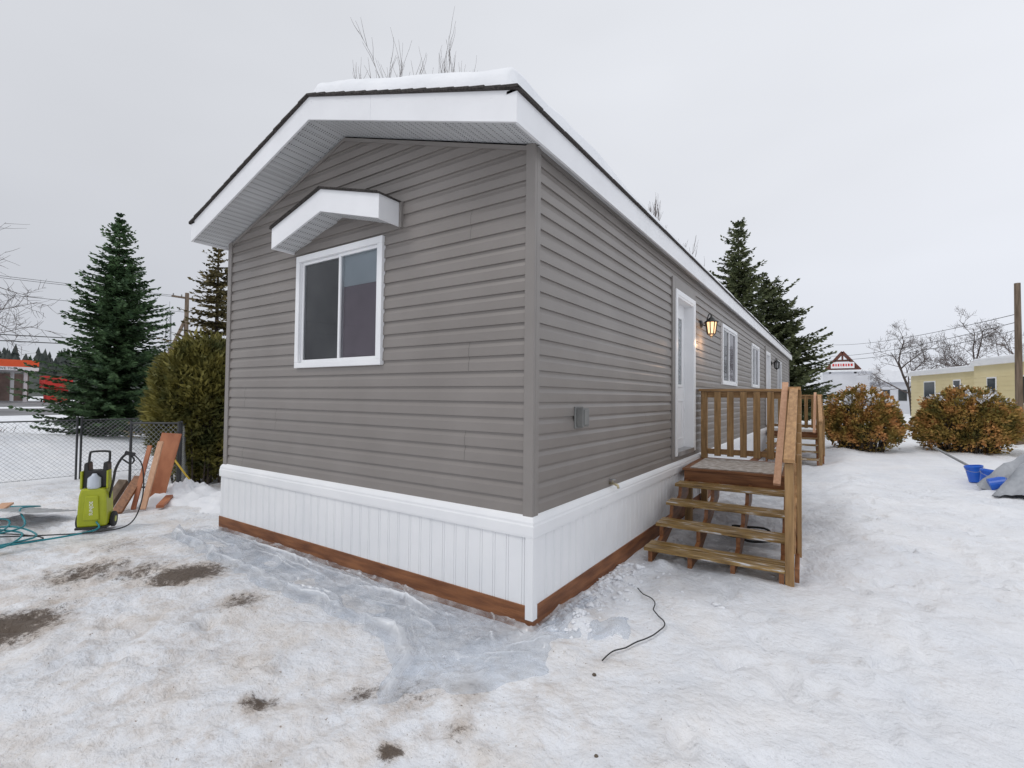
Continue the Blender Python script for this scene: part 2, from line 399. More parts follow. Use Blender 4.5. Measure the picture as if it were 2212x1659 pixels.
for (y,k) in [(2.4,4),(5.4,12),(9.2,6),(12.4,13)]: seam(mb,y,k,2)
mb.T=None
mb.add([(-W,0,Z0),(-W,LEN,Z0),(-W,LEN,ZE),(-W,0,ZE)],[(0,1,2,3)])
mb.add([(-W,LEN,Z0),(0,LEN,Z0),(0,LEN,ZE),(-W/2,LEN,ZE+SL*W/2),(-W,LEN,ZE)],[(0,1,2,3,4)])
wall=mb.build('wall',[M_siding,M_seam],home,recalc=False)
for (cx,sx) in ((0,1),(-W,-1)):
    mb=MB(); o=.026
    if sx>0:
        mb.box(-.055,o,-o,.0,.75,ZE+.02); mb.box(0,o,0,.055,.75,ZE)
    else:
        mb.box(-W-o,-W+.055,-o,0,.75,ZE+.02); mb.box(-W-o,-W,0,.055,.75,ZE)
    mb.build('corner_trim',M_trimgray,home,bevel=.004)
mb=MB(); mb.box(0,.026,LEN-.06,LEN+.026,.75,ZE); mb.build('corner_trim',M_trimgray,home,bevel=.004)
mb=MB()
for sgn in (0,1):
    xa=-W+.03 if sgn==0 else -.03; xm=-W/2
    za=ZE+.03*SL; zm=ZE+SL*W/2
    mb.add([(xa,-.02,za-.035),(xm,-.02,zm-.035),(xm,-.02,zm-.002),(xa,-.02,za-.002),(xa,-.001,za-.035),(xm,-.001,zm-.035)],[(0,1,2,3),(0,1,5,4)])
mb.box(0,.02,.056,LEN,ZE-.03,ZE-.001)
mb.build('frieze_trim',M_trimgray,home)
def loop(prof,mat,name,bevel=0,smooth=False):
    mb=MB(); vs=[];n=len(prof)
    for (o,z) in prof:
        vs+=[(-W-o,LEN+o,z),(-W-o,-o,z),(o,-o,z),(o,LEN+o,z)]
    fs=[]
    for i in range(n-1):
        for k in range(4):
            fs.append((i*4+k,i*4+(k+1)%4,(i+1)*4+(k+1)%4,(i+1)*4+k))
    mb.add(vs,fs); return mb.build(name,mat,home,smooth=smooth,bevel=bevel)
loop([(.03,.622),(.05,.622),(.052,.640),(.052,.700),(.047,.712),(.047,.728),(.036,.752),(.02,.768),(0,.770)],M_white,'skirting_band')
loop([(.0,.150),(.044,.150),(.046,.146),(.046,-.12)],M_basewood,'base_board')
mb=MB()
def skirt(s0,s1):
    pts=[(s0,0)];s=s0+.04
    pat=[(0,0),(.003,-.007),(.006,.0),(.020,0),(.023,-.007),(.026,0)]
    k=0
    while s<s1-.08:
        for a,o in pat: pts.append((s+a,o))
        s+=.118 if k%3 else .135; k+=1
    pts.append((s1,0)); return pts
def skirt_side(T,s0,s1):
    mb.T=T; pts=skirt(s0,s1)
    for (a,oa),(b,ob) in zip(pts[:-1],pts[1:]):
        mb.add([(a,.037+oa,.142),(b,.037+ob,.142),(b,.037+ob,.63),(a,.037+oa,.63)],[(0,1,2,3)])
skirt_side(TG,-W-.037,.037); skirt_side(TS,-.037,LEN+.03)
mb.T=None
mb.add([(-W-.037,-.037,.118),(-W-.037,LEN,.118),(-W-.037,LEN,.63),(-W-.037,-.037,.63)],[(0,1,2,3)])
mb.add([(-W,LEN+.037,.118),(0,LEN+.037,.118),(0,LEN+.037,.63),(-W,LEN+.037,.63)],[(0,1,2,3)])
mb.build('skirting',M_white,home,recalc=False)
mb=MB(); mb.box(-.012,.0495,-.0495,-.0385,.06,.621); mb.box(.0385,.0495,-.0385,.012,.06,.621); mb.build('skirting_corner_trim',M_white,home)
# roof
ZT=3.552
def rz(x): return ZT+SL*(W/2+EX-abs(x+W/2))
X0=-W-EX;X1=EX;XM=-W/2
Y0=-GO;Y1=LEN+.3
mb=MB()
th=.018;e=.020
for sg in (-1,1):
    xe=XM+sg*(W/2+EX+e); ze=rz(xe)+.002
    zr=rz(XM)+.002
    mb.add([(xe,Y0-e,ze),(XM,Y0-e,zr),(XM,Y1,zr),(xe,Y1,ze),(xe,Y0-e,ze+th),(XM,Y0-e,zr+th),(XM,Y1,zr+th),(xe,Y1,ze+th)],
           [(0,1,2,3),(4,5,6,7),(0,1,5,4),(3,2,6,7),(0,3,7,4)])
    L=math.hypot(W/2+EX,SL*(W/2+EX)); n=int(L/.14)
    for i in range(n+1):
        f0=i/(n+1);f1=(i+.99)/(n+1)
        xa=xe+(XM-xe)*f0; xb=xe+(XM-xe)*f1
        za=rz(xa)+.009+rnd.uniform(0,.003); zb=rz(xb)+.004
        q=Y0-e-rnd.uniform(.001,.006)
        mb.add([(xa,q,za),(xb,q,zb),(xb,Y0+.3,zb),(xa,Y0+.3,za),(xa,q,za+th),(xb,q,zb+th),(xb,Y0+.3,zb+th),(xa,Y0+.3,za+th)],[(0,1,5,4),(4,5,6,7),(0,4,7,3),(1,2,6,5),(0,1,2,3)])
    y=Y0
    while y<Y1-.4:
        q=xe+sg*rnd.uniform(.001,.006); zq=rz(q)+rnd.uniform(.003,.006)
        mb.box(min(q,xe-sg*.1),max(q,xe-sg*.1),y,y+.3,zq,zq+th+.002); y+=.31
roof=mb.build('roof',M_shingle,home,recalc=True)
FB=.205
mb=MB(); t=.02
mb.add([(X0,Y0,rz(X0)),(XM,Y0,rz(XM)),(X1,Y0,rz(X1)),(X1,Y0,rz(X1)-FB),(XM,Y0,rz(XM)-FB),(X0,Y0,rz(X0)-FB),
        (X0,Y0+t,rz(X0)),(XM,Y0+t,rz(XM)),(X1,Y0+t,rz(X1)),(X1,Y0+t,rz(X1)-FB),(XM,Y0+t,rz(XM)-FB),(X0,Y0+t,rz(X0)-FB)],
       [(0,1,4,5),(1,2,3,4),(6,7,10,11),(7,8,9,10),(5,4,10,11),(4,3,9,10),(0,1,7,6),(1,2,8,7),(0,5,11,6),(2,3,9,8)])
mb.box(-1.30,-1.297,Y0-.002,Y0,rz(-1.3)-FB+.005,rz(-1.3)-.003)
for i in range(9):
    x=-4.1+i*.5; mb.box(x,x+.008,Y0-.0025,Y0,rz(x)-.05,rz(x)-.042)
f=mb.build('fascia',M_fascia,roof,recalc=False)
mb=MB()
mb.box(X1-t,X1,Y0+t,Y1,rz(X1)-FB,rz(X1)); mb.build('fascia',M_fascia,roof)
mb=MB(); mb.box(X0,X0+t,Y0+t,Y1,rz(X0)-FB,rz(X0)); mb.build('fascia',M_fascia,roof)
mb=MB()
def soff(x): return rz(x)-FB+.025
nrib=34
for sg in (-1,1):
    for i in range(nrib//2):
        xa=XM+sg*(W/2+EX-t)*i/(nrib/2); xb=XM+sg*(W/2+EX-t)*(i+1)/(nrib/2)
        w=(xb-xa)*.06
        mb.add([(xa,Y0+t,soff(xa)),(xb-w,Y0+t,soff(xb-w)),(xb-w,0,soff(xb-w)),(xa,0,soff(xa))],[(0,1,2,3)])
        mb.add([(xb-w,Y0+t,soff(xb-w)),(xb-w*.5,Y0+t,soff(xb)+.006),(xb-w*.5,0,soff(xb)+.006),(xb-w,0,soff(xb-w))],[(0,1,2,3)])
        mb.add([(xb-w*.5,Y0+t,soff(xb)+.006),(xb,Y0+t,soff(xb)),(xb,0,soff(xb)),(xb-w*.5,0,soff(xb)+.006)],[(0,1,2,3)])
mb.add([(0,0,ZE-.002),(X1-t,0,ZE-.002),(X1-t,Y1,ZE-.002),(0,Y1,ZE-.002)],[(0,1,2,3)])
mb.add([(X0+t,0,ZE-.002),(-W,0,ZE-.002),(-W,Y1,ZE-.002),(X0+t,Y1,ZE-.002)],[(0,1,2,3)])
mb.build('soffit',M_soffit,roof,recalc=False)
# roof snow
mb=MB(); xs=[X0+.02+(X1-X0-.04)*i/90 for i in range(91)]; ys=[Y0+.01+.02*i for i in range(30)]
while ys[-1]<Y1-.1: ys.append(ys[-1]+.2)
vs=[];A=xs[0];B=xs[-1]
for y in ys:
    for x in xs:
        d=min(x-A,B-x,(y-ys[0]))
        T=(.04+.13*smooth(X0+.6,XM,x)) if x<XM else .17+.05*smooth(XM,X1-.2,x)
        if x>XM: T*=1-.40*smooth(.3,3,y)*smooth(X1-1.0,X1-.1,x)
        T*=1+.22*n2(x,y,1.1,5)+.14*n2(x,y,3,2)
        wd=.15
        k=min(1,max(0,d)/wd); prof_=math.sqrt(max(0,1-(1-k)**2))
        by=(.04*n2(x,0,2.3,8)+.02*n2(x,0,7,8)+(.06*smooth(XM+.3,XM-.8,x)))*(1-k)
        bx=(.02*n2(0,y,1.5,8)+.012*n2(0,y,5,8))*(1-k) if x>XM else 0
        vs.append((x+bx,y+max(0,by+.02),rz(x)+.026+T*prof_-(.006 if k==0 else 0)))
n=len(xs)
fs=[(j*n+i,j*n+i+1,(j+1)*n+i+1,(j+1)*n+i) for j in range(len(ys)-1) for i in range(n-1)]
mb.add(vs,fs); o=mb.build('roof_snow',M_roofsnow,None,smooth=True,recalc=False); o['kind']='stuff'; o['label']='thick rounded layer of snow lying on the roof'; o['category']='snow'

# windows
def window(T,s0,s1,z0,z1,split,gable=False):
    mb=MB(T); c=.062; D=.042
    mb.box(s0,s1,-.05,D,z1-c,z1); mb.box(s0,s1,-.05,D,z0,z0+c*.85); mb.box(s0,s0+c,-.05,D,z0+c*.85,z1-c); mb.box(s1-c,s1,-.05,D,z0+c*.85,z1-c)
    fr=mb.build('window',M_white,home,bevel=.004)
    a=s0+c;b=s1-c;lo=z0+c*.85;hi=z1-c;w=.03
    mb=MB(T)
    for (p,q,o) in ((a,split+.015,.0),(split-.015,b,.012)):
        mb.box(p,q,-.03+o,.008+o,hi-w,hi-.001); mb.box(p,q,-.03+o,.008+o,lo+.001,lo+w); mb.box(p+.001,p+w,-.03+o,.008+o,lo+w,hi-w); mb.box(q-w,q-.001,-.03+o,.008+o,lo+w,hi-w)
    mb.build('sash',M_white,fr,bevel=.002)
    for (p,q,o) in ((a+w,split-.015,-.004),(split+.015,b-w,.004)):
        mb=MB(T); mb.add([(p,o,lo+w),(q,o,lo+w),(q,o,hi-w),(p,o,hi-w)],[(0,1,2,3)]); mb.build('pane',M_glass,fr,recalc=False)
    mb=MB(T)
    mb.add([(a,-.022,lo),(split,-.022,lo),(split,-.022,hi),(a,-.022,hi)],[(0,1,2,3)],0)
    zz=hi-(hi-lo)*.30
    if gable:
        mb.add([(split,-.026,lo),(b,-.026,lo),(b,-.026,zz),(split,-.026,zz)],[(0,1,2,3)],1)  # painted mauve reflection below the roller blind
        mb.add([(split,-.022,zz-.01),(b,-.022,zz-.01),(b,-.022,hi),(split,-.022,hi)],[(0,1,2,3)],2)
    else:
        mb.add([(split,-.026,lo),(b,-.026,lo),(b,-.026,hi),(split,-.026,hi)],[(0,1,2,3)],1)
    mb.build('pane_backing',[M_screen,M_mauve,M_lightblind],fr,recalc=False)
window(TG,*gwin[0],-2.165,True)
for o in swin: window(TS,*o,(o[0]+o[1])/2)
# doors
for di,(s0,s1,z0,z1) in enumerate(doors):
    mb=MB(TS)
    mb.box(s0+.03,s1-.03,-.13,-.095,z0+.03,z1-.03)
    door=mb.build('door',M_white,home)
    mb=MB(TS)
    def ring(mb,a,b,c,d,w,o0,o1):
        mb.box(a,b,o0,o1,d-w,d);mb.box(a,b,o0,o1,c,c+w);mb.box(a,a+w,o0,o1,c+w,d-w);mb.box(b-w,b,o0,o1,c+w,d-w)
    ring(mb,s0+.16,s0+.41,z0+.15,z0+.72,.022,-.0955,-.082); ring(mb,s1-.41,s1-.16,z0+.15,z0+.72,.022,-.0955,-.082)
    ring(mb,s0+.2,s1-.2,z0+.9,z1-.2,.04,-.0955,-.075)
    mb.build('door_moulding',M_white,door,bevel=.003)
    mb=MB(TS); mb.box(s0+.24,s1-.24,-.0955,-.088,z0+.94,z1-.24); mb.build('door_window',M_doorglass,door)
    mb=MB(TS)
    mb.box(s0-.0,s0+.03,-.13,.04,z0,z1); mb.box(s1-.03,s1,-.13,.04,z0,z1); mb.box(s0+.03,s1-.03,-.13,.04,z1-.03,z1)
    mb.box(s0-.07,s0,.0,.045,z0-.02,z1+.07); mb.box(s1,s1+.07,.0,.045,z0-.02,z1+.07); mb.box(s0,s1,.0,.045,z1,z1+.07)
    mb.build('door_frame',M_white,door,bevel=.004)
    mb=MB(TS); mb.box(s0+.03,s1-.03,-.13,.05,z0-.03,z0+.03); mb.build('door_sill',M_chrome,door,bevel=.004)
    mb=MB(TS); mb.box(s0-.19,s0-.07,0,.03,z0-.05,z1+.21); mb.box(s1+.07,s1+.12,0,.03,z0-.05,z1+.21); mb.box(s0-.07,s1+.07,0,.03,z1+.07,z1+.21)
    mb.build('door_surround',M_trimgray,door,bevel=.004)
    hy=s0+.10
    mb=MB(TS); mb.tube([(hy,-.095,1.90),(hy,-.045,1.90)],.027,12); mb.build('deadbolt',M_chrome,door)
    mb=MB(TS); mb.tube([(hy,-.095,1.76),(hy,-.06,1.76),(hy,-.045,1.76),(hy+.03,-.035,1.76),(hy+.11,-.035,1.76)],[.027,.026,.012,.010,.010],10)
    mb.build('door_handle',M_chrome,door)
# window awning
mb=MB(); a0,a1=-2.947,-1.347; am=(a0+a1)/2; PR=.255; zt=3.27; rise=.222; fh=.205
def az(x): return zt+rise*(1-abs(x-am)/((a1-a0)/2))
def chev(mb,x0,x1,ya,yb,off0,off1,mi=0):
    for p,q in ((x0,am),(am,x1)):
        mb.add([(p,ya,az(p)+off0),(q,ya,az(q)+off0),(q,ya,az(q)+off1),(p,ya,az(p)+off1),(p,yb,az(p)+off0),(q,yb,az(q)+off0),(q,yb,az(q)+off1),(p,yb,az(p)+off1)],
               [(0,1,2,3),(4,5,6,7),(0,1,5,4),(3,2,6,7),(0,3,7,4),(1,2,6,5)],mi)
chev(mb,a0,a1,-PR,-PR+.02,-fh,0)
mb.box(a0,a0+.02,-PR+.02,-.0,az(a0)-fh,az(a0)); mb.box(a1-.02,a1,-PR+.02,-.0,az(a1)-fh,az(a1))
aw=mb.build('window_awning',M_fascia,home,recalc=False)
mb=MB(); chev(mb,a0-.02,a1+.02,-PR-.02,0,.002,.014)
n=9
for i in range(n*2):
    xa=a0+(a1-a0)*i/(2*n); xb=xa+(a1-a0)/(2*n)*.98; q=-PR-.022-rnd.uniform(0,.006)
    if xa<am<xb: continue
    o1=.008+rnd.uniform(0,.004)
    mb.add([(xa,q,az(xa)+o1),(xb,q,az(xb)+o1),(xb,-.1,az(xb)+o1),(xa,-.1,az(xa)+o1),(xa,q,az(xa)+o1+.010),(xb,q,az(xb)+o1+.010),(xb,-.1,az(xb)+o1+.010),(xa,-.1,az(xa)+o1+.010)],[(0,1,5,4),(4,5,6,7),(0,4,7,3),(1,2,6,5),(0,1,2,3)])
mb.build('awning_shingles',M_shingle,aw)
mb=MB()
for p,q in ((a0+.02,am),(am,a1-.02)):
    mb.add([(p,-PR+.02,az(p)-fh+.015),(q,-PR+.02,az(q)-fh+.015),(q,0,az(q)-fh+.015),(p,0,az(p)-fh+.015)],[(0,1,2,3)])
mb.build('awning_soffit',M_soffit,aw,recalc=False)
mb=MB(); mb.box(a1+.001,a1+.03,-.035,0,az(a1)-fh-.015,az(a1)+.001); mb.build('awning_trim',M_trimgray,aw)
# lanterns
M_lampon=P('lamp_glass_lit',(1,.62,.3),(1,.75,.45),scale=10,rough=.3,emit=(1,.6,.32),estr=1.5)
M_lampoff=P('lamp_glass_unlit',(.35,.36,.37),(.5,.5,.5),scale=10,rough=.1)
for k,(s,z) in enumerate(((5.02,2.70),(14.75,2.70))):
    c=Vector((.17,s,z)); mb=MB()
    mb.lathe((.0,s,z+.07),[(.0,.045),(.045,.04),(.06,.025),(.062,.012)],14,axis=Matrix.Rotation(math.pi/2,3,'Y'))
    mb.tube(smooth_path([(.03,s,z+.07),(.09,s,z+.04),(.11,s,z+.14),(.14,s,z+.22),(.17,s,z+.20),(.17,s,z+.16)],5),.009,6)
    mb.lathe(c,[(.0,.20),(.012,.195),(.014,.17),(.035,.155),(.06,.125),(.105,.098),(.108,.085),(.07,.085)],8)
    mb.lathe(c,[(.06,-.09),(.064,-.10),(.045,-.115),(.02,-.13),(.012,-.15),(0,-.16)],8)
    for q in range(8):
        an=q*math.pi/4; d=Vector((math.cos(an),math.sin(an),0))
        mb.tube([c+d*.086+Vector((0,0,.09)),c+d*.060+Vector((0,0,-.095))],.008,4)
    lamp=mb.build('wall_lantern',M_iron,home)
    mb=MB(); mb.lathe(c,[(.076,.085),(.052,-.09)],8); mb.build('lamp_glass',M_lampon if k==0 else M_lampoff,lamp)
    if k==0:
        ld=bpy.data.lights.new('porch_light','POINT'); ld.energy=3.5; ld.color=(1,.6,.32); ld.shadow_soft_size=.05
        lo=bpy.data.objects.new('porch_light',ld); lo.location=(.17,s,z-.23); COL.objects.link(lo); setpar(lo,lamp)
mb=MB(TS); mb.box(.63,.78,.012,.028,1.345,1.525); mb.box(.65,.765,.028,.085,1.36,1.515); mb.box(.665,.75,.085,.095,1.375,1.50)
mb.build('outlet_box',M_greybox,home,bevel=.01)
mb=MB(); y=1.38;z=.80
mb.tube([(.0,y,z),(.06,y,z-.002),(.095,y,z-.015),(.10,y,z-.04)],[.012,.013,.013,.013],8); mb.tube([(.045,y,z),(.045,y,z+.035)],.006,8)
tap=mb.build('tap',M_brass,home,smooth=True)
mb=MB(); mb.lathe((.045,y,z+.035),[(0,.008),(.028,.006),(.03,0),(.0,-.002)],10); mb.build('tap_wheel',M_chrome,tap)

# ------------------------------------------------------------------ PORCH
ang=math.radians(3)
PT=Matrix.Translation((.24,1.80,0))@Matrix.Rotation(ang,4,'Z')
porch=root('porch_stairs',(.9,3.3,0),'wooden porch with open steps and slatted railing at the side door','porch steps','matching wooden porches along the home')
PWd=1.17; RUN=.45
def pb(name,mb,mat,bev=.004): 
    o=mb.build(name,mat,porch,bevel=bev); return o
TZ=[.14,.28,.42,.56]; PZ=.70; PYs=4*RUN; PYe=PYs+1.32
for i,z in enumerate(TZ):
    mb=MB(PT); y=i*RUN
    mb.box(-.04,PWd+.0,y,y+.128,z-.036,z); mb.box(-.036,PWd-.003,y+.158,y+.286,z-.037,z-.001); pb('tread',mb,M_tread)
for k,x in enumerate((.0,.37,.74,PWd-.045)):
    mb=MB(PT)
    def topz(y):
        for i,z in enumerate(TZ):
            if i*RUN+.012<=y<=i*RUN+.27: return z-.04
        i=max(0,min(3,int((y-.27)/RUN))); ya=i*RUN+.27; yb=(i+1)*RUN+.012; za=TZ[i]-.04; zb=(TZ+[PZ])[i+1]-.04
        t=max(0,min(1,(y-ya)/(yb-ya))); return za+(zb-.10-za)*t if t<.98 else zb
    def botz(y): return max(-.04,(y-.33)*( (PZ-.30)/(PYs-.33)) -.02)
    cols=[.012+ (PYs-.012)*q/60 for q in range(61)]
    for a,b in zip(cols[:-1],cols[1:]):
        zt1,zt2=topz(a+.001),topz(b-.001)
        mb.add([(x,a,botz(a)),(x+.038,a,botz(a)),(x+.038,a,zt1),(x,a,zt1),(x,b,botz(b)),(x+.038,b,botz(b)),(x+.038,b,zt2),(x,b,zt2)],
               [(0,1,2,3),(4,5,6,7),(0,1,5,4),(1,2,6,5),(2,3,7,6),(3,0,4,7)])
    pb('stringer',mb,M_sy,0)
mb=MB(PT)
mb.box(-.02,PWd+.06,PYs,PYs+.038,PZ-.19,PZ-.032); mb.box(-.02,PWd+.06,PYe-.038,PYe,PZ-.19,PZ-.032)
mb.box(-.02,.018,PYs+.038,PYe-.038,PZ-.19,PZ-.032); mb.box(PWd+.02,PWd+.06,PYs+.038,PYe-.038,PZ-.19,PZ-.032)
pb('deck_frame',mb,M_sx)
mb=MB(PT)
y=PYs-.02
while y<PYe-.05: mb.box(-.04,PWd+.08,y,y+.135,PZ-.03,PZ); y+=.141
pb('deck_boards',mb,M_sx)
mb=MB(PT); mb.box(.05,PWd-.08,PYs+.03,PYe-.15,PZ+.001,PZ+.012); pb('deck_mat',mb,M_deckmat)
RH=PZ+1.05; xr=PWd+.0
def post(x,y,z0,z1,s=.088):
    mb=MB(PT); mb.box(x,x+s,y,y+s,z0,z1); pb('post',mb,M_wz)
post(-.02,PYe-.10,-.05,RH-.04); post(xr,PYe-.10,-.05,RH-.04); post(xr,PYs-.02,-.05,RH-.04); post(xr,.02,-.05,1.05,.07)
post(-.02,PYs+.04,-.05,PZ-.035)
mb=MB(PT); yb=PYe-.07
mb.box(-.05,xr+.12,yb-.06,yb+.08,RH-.038,RH); pb('rail_cap',mb,M_wx)
mb=MB(PT); mb.box(.07,xr-.002,yb-.02,yb+.018,RH-.13,RH-.04); pb('rail',mb,M_wx)
mb=MB(PT); mb.box(.07,xr-.002,yb-.02,yb+.018,PZ+.07,PZ+.15); pb('rail',mb,M_wx)
nb=6
for i in range(nb):
    x=.12+(xr-.12)*(i+.3)/nb; mb=MB(PT); mb.box(x,x+.09,yb-.058,yb-.022,PZ+.05,RH-.045); pb('baluster',mb,M_wz)
mb=MB(PT); mb.box(xr-.01,xr+.12,PYs-.06,yb-.062,RH-.038,RH); pb('rail_cap',mb,M_wy)
mb=MB(PT); mb.box(xr+.03,xr+.068,PYs+.07,PYe-.105,RH-.13,RH-.04); pb('rail',mb,M_wy)
mb=MB(PT); mb.box(xr+.03,xr+.068,PYs+.07,PYe-.105,PZ+.07,PZ+.15); pb('rail',mb,M_wy)
for i in range(6):
    y=PYs+.14+(PYe-PYs-.3)*i/6; mb=MB(PT); mb.box(xr+.09,xr+.126,y,y+.085,PZ-.16,RH-.045); pb('baluster',mb,M_wz)
pa=(xr+.035,-.02,1.075);pc=(xr+.05,PYs-.02,RH-.02)
mb=MB(PT); mb.beam(pa,pc,.085,.038,side=(1,0,0)); pb('rail_cap',mb,M_wy)
mb=MB(PT); mb.beam((xr+.06,.092,1.00),(xr+.07,PYs-.02,RH-.12),.038,.085,side=(1,0,0)); pb('rail',mb,M_wy)
mb=MB(PT); mb.beam((xr+.06,.092,.30),(xr+.07,PYs-.02,PZ+.12),.038,.09,side=(1,0,0)); pb('rail',mb,M_wy)
mb=MB(PT); mb.beam((xr+.09,.03,.10),(xr+.10,PYs-.02,PZ-.10),.036,.14,side=(1,0,0)); pb('rail',mb,M_sy)
for i in range(7):
    y=.24+(PYs-.40)*i/6; zt_=1.0+(RH-.10-1.0)*y/PYs; zb_=.12+(PZ-.1)*y/PYs
    mb=MB(PT); mb.box(xr+.09,xr+.126,y,y+.085,zb_,zt_+.02); pb('baluster',mb,M_wz)
mb=MB(PT); mb.beam((xr-.09,.80,.74),(xr-.04,PYs+.15,RH+.05),.065,.035,side=(1,0,0)); pb('grab_rail',mb,M_wfresh)
kids=[o for o in COL.objects if o.parent==porch]
for dy in (9.3,):
    c=porch.copy(); COL.objects.link(c); c.location=porch.location+Vector((0,dy,0))
    for k in kids:
        kc=k.copy(); COL.objects.link(kc); kc.parent=c
        kc.matrix_parent_inverse=k.matrix_parent_inverse.copy()
mb=MB(); pts=[]
for i in range(90):
    a=i*.28; rr=.16+.05*math.sin(i*.37); pts.append((.95+rr*1.3*math.cos(a),3.15+rr*math.sin(a),.03+.0012*i+.01*math.sin(i)))
mb.tube(pts,.013,6); tag(mb.build('garden_hose',M_rubber,None,smooth=True),'black coiled hose lying in the snow beneath the porch steps','hose')

# ------------------------------------------------------------------ plastic sheet
inner=[(-4.34,-.05),(-3.2,-.048),(-2.2,-.048),(-1.4,-.048),(-.6,-.048),(-.2,-.05),(-.05,-.05),(.052,-.052),(.056,.2),(.07,.70)]
outer=[(-4.62,-.42),(-3.35,-.60),(-2.3,-.70),(-1.45,-.68),(-.85,-.70),(-.42,-.84),(-.15,-1.18),(.32,-.52),(.68,.12),(.38,.78)]
ip=smooth_path([(*p,0) for p in inner],34); op=smooth_path([(*p,0) for p in outer],34)
vs=[];fold=[];NT=90
for i,(a,b) in enumerate(zip(ip,op)):
    s=i/34.0; wr=1 if s<5.2 else .8
    for j in range(NT+1):
        t=j/NT; p=a.lerp(b,t); edge=.08*n2(p.x,p.y,2.2,1)+.06*n2(p.x,p.y,6,1)+.02*n2(p.x,p.y,17,1)
        q=p+(b-a).normalized()*edge*t
        z=gh(q.x,q.y)+.014; fo=0
        for kf,(tk,hk,wk) in enumerate(((.10,.03,.03),(.20,.04,.04),(.31,.045,.045),(.42,.035,.035),(.53,.05,.045),(.65,.04,.04),(.77,.04,.035))):
            tc_=tk+.15*noise.noise(Vector((s*.6,kf*3.1,1)))+.03*noise.noise(Vector((s*2.2,kf*5.1,4)))
            am_=max(0,.35+1.5*noise.noise(Vector((s*1.0,kf*2.3,7))))
            u=(t-tc_)/wk; g=am_*(math.exp(-u*u*.7) if u<0 else math.exp(-(u*3.2)**2)); z+=wr*hk*g
            lip=am_*math.exp(-(u/.20)**2); fo=max(fo,.80*lip,.34*g)
        if s<5.9:
            hem=.90+.03*noise.noise(Vector((s*1.1,2,2)))
            hh_=(.8+.6*noise.noise(Vector((s*1.3,0,3))))
            g=math.exp(-abs((t-hem)/.075)**2.6)*hh_; z+=.085*g; fo=max(fo,.55*g)
            g2=math.exp(-abs((t-hem-.02)/.016)**2)*hh_; fo=max(fo,.85*g2)
            g3=math.exp(-abs((t-hem+.06)/.010)**2)*hh_; fo=max(fo,.65*g3)
        for cs,ch,cw in ((1.3,.014,.04),(3.1,.009,.05)):
            c1=abs(noise.noise(Vector((q.x*cs+q.y*cs*1.8,q.y*cs*1.1-q.x*cs*.4,3+cs)))); g=max(0,1-c1/cw); z+=wr*ch*g; fo=max(fo,.5*g)
        # snow has slid over parts of the sheet: it dips below the surface there
        cov=smooth(.02,.30,noise.noise(Vector((q.x*2.1,q.y*2.1,4.4)))+.12*noise.noise(Vector((q.x*9,q.y*9,1))))
        z-=.10*cov*(smooth(.15,.6,t) if s>4.4 else .7*smooth(.3,.6,t)*smooth(1.0,.8,t))*(1 if s>4.4 else .55)
        if t<.05: z+=.03*(1-t/.05)
        if t>.985: z-=.02
        vs.append((q.x,q.y,z)); fold.append(min(.92,fo))
n=NT+1
fs=[(i*n+j,i*n+j+1,(i+1)*n+j+1,(i+1)*n+j) for i in range(len(ip)-1) for j in range(NT)]
mb=MB(); mb.add(vs,fs); o=tag(mb.build('plastic_sheet',M_plastic,None,smooth=True,recalc=False),'crumpled translucent polythene sheet lying on snow against the skirting','plastic sheet')
ca=o.data.color_attributes.new('fold','FLOAT_COLOR','POINT'); buf=[]
for q in fold: buf+=[q,q,q,1]
ca.data.foreach_set('color',buf)
mb=MB(); pts=smooth_path([(.42,1.0,.05),(.60,.86,.05),(.66,.66,.035),(.80,.46,.03),(.74,.22,.03),(.62,.02,.03),(.60,-.14,.02)],8)
mb.tube([(p.x,p.y,gh(p.x,p.y)+.012+p.z*.3) for p in pts],.0045,5); tag(mb.build('cord',M_wire,None,smooth=True),'thin dark cord curling on the snow by the plastic','cord')

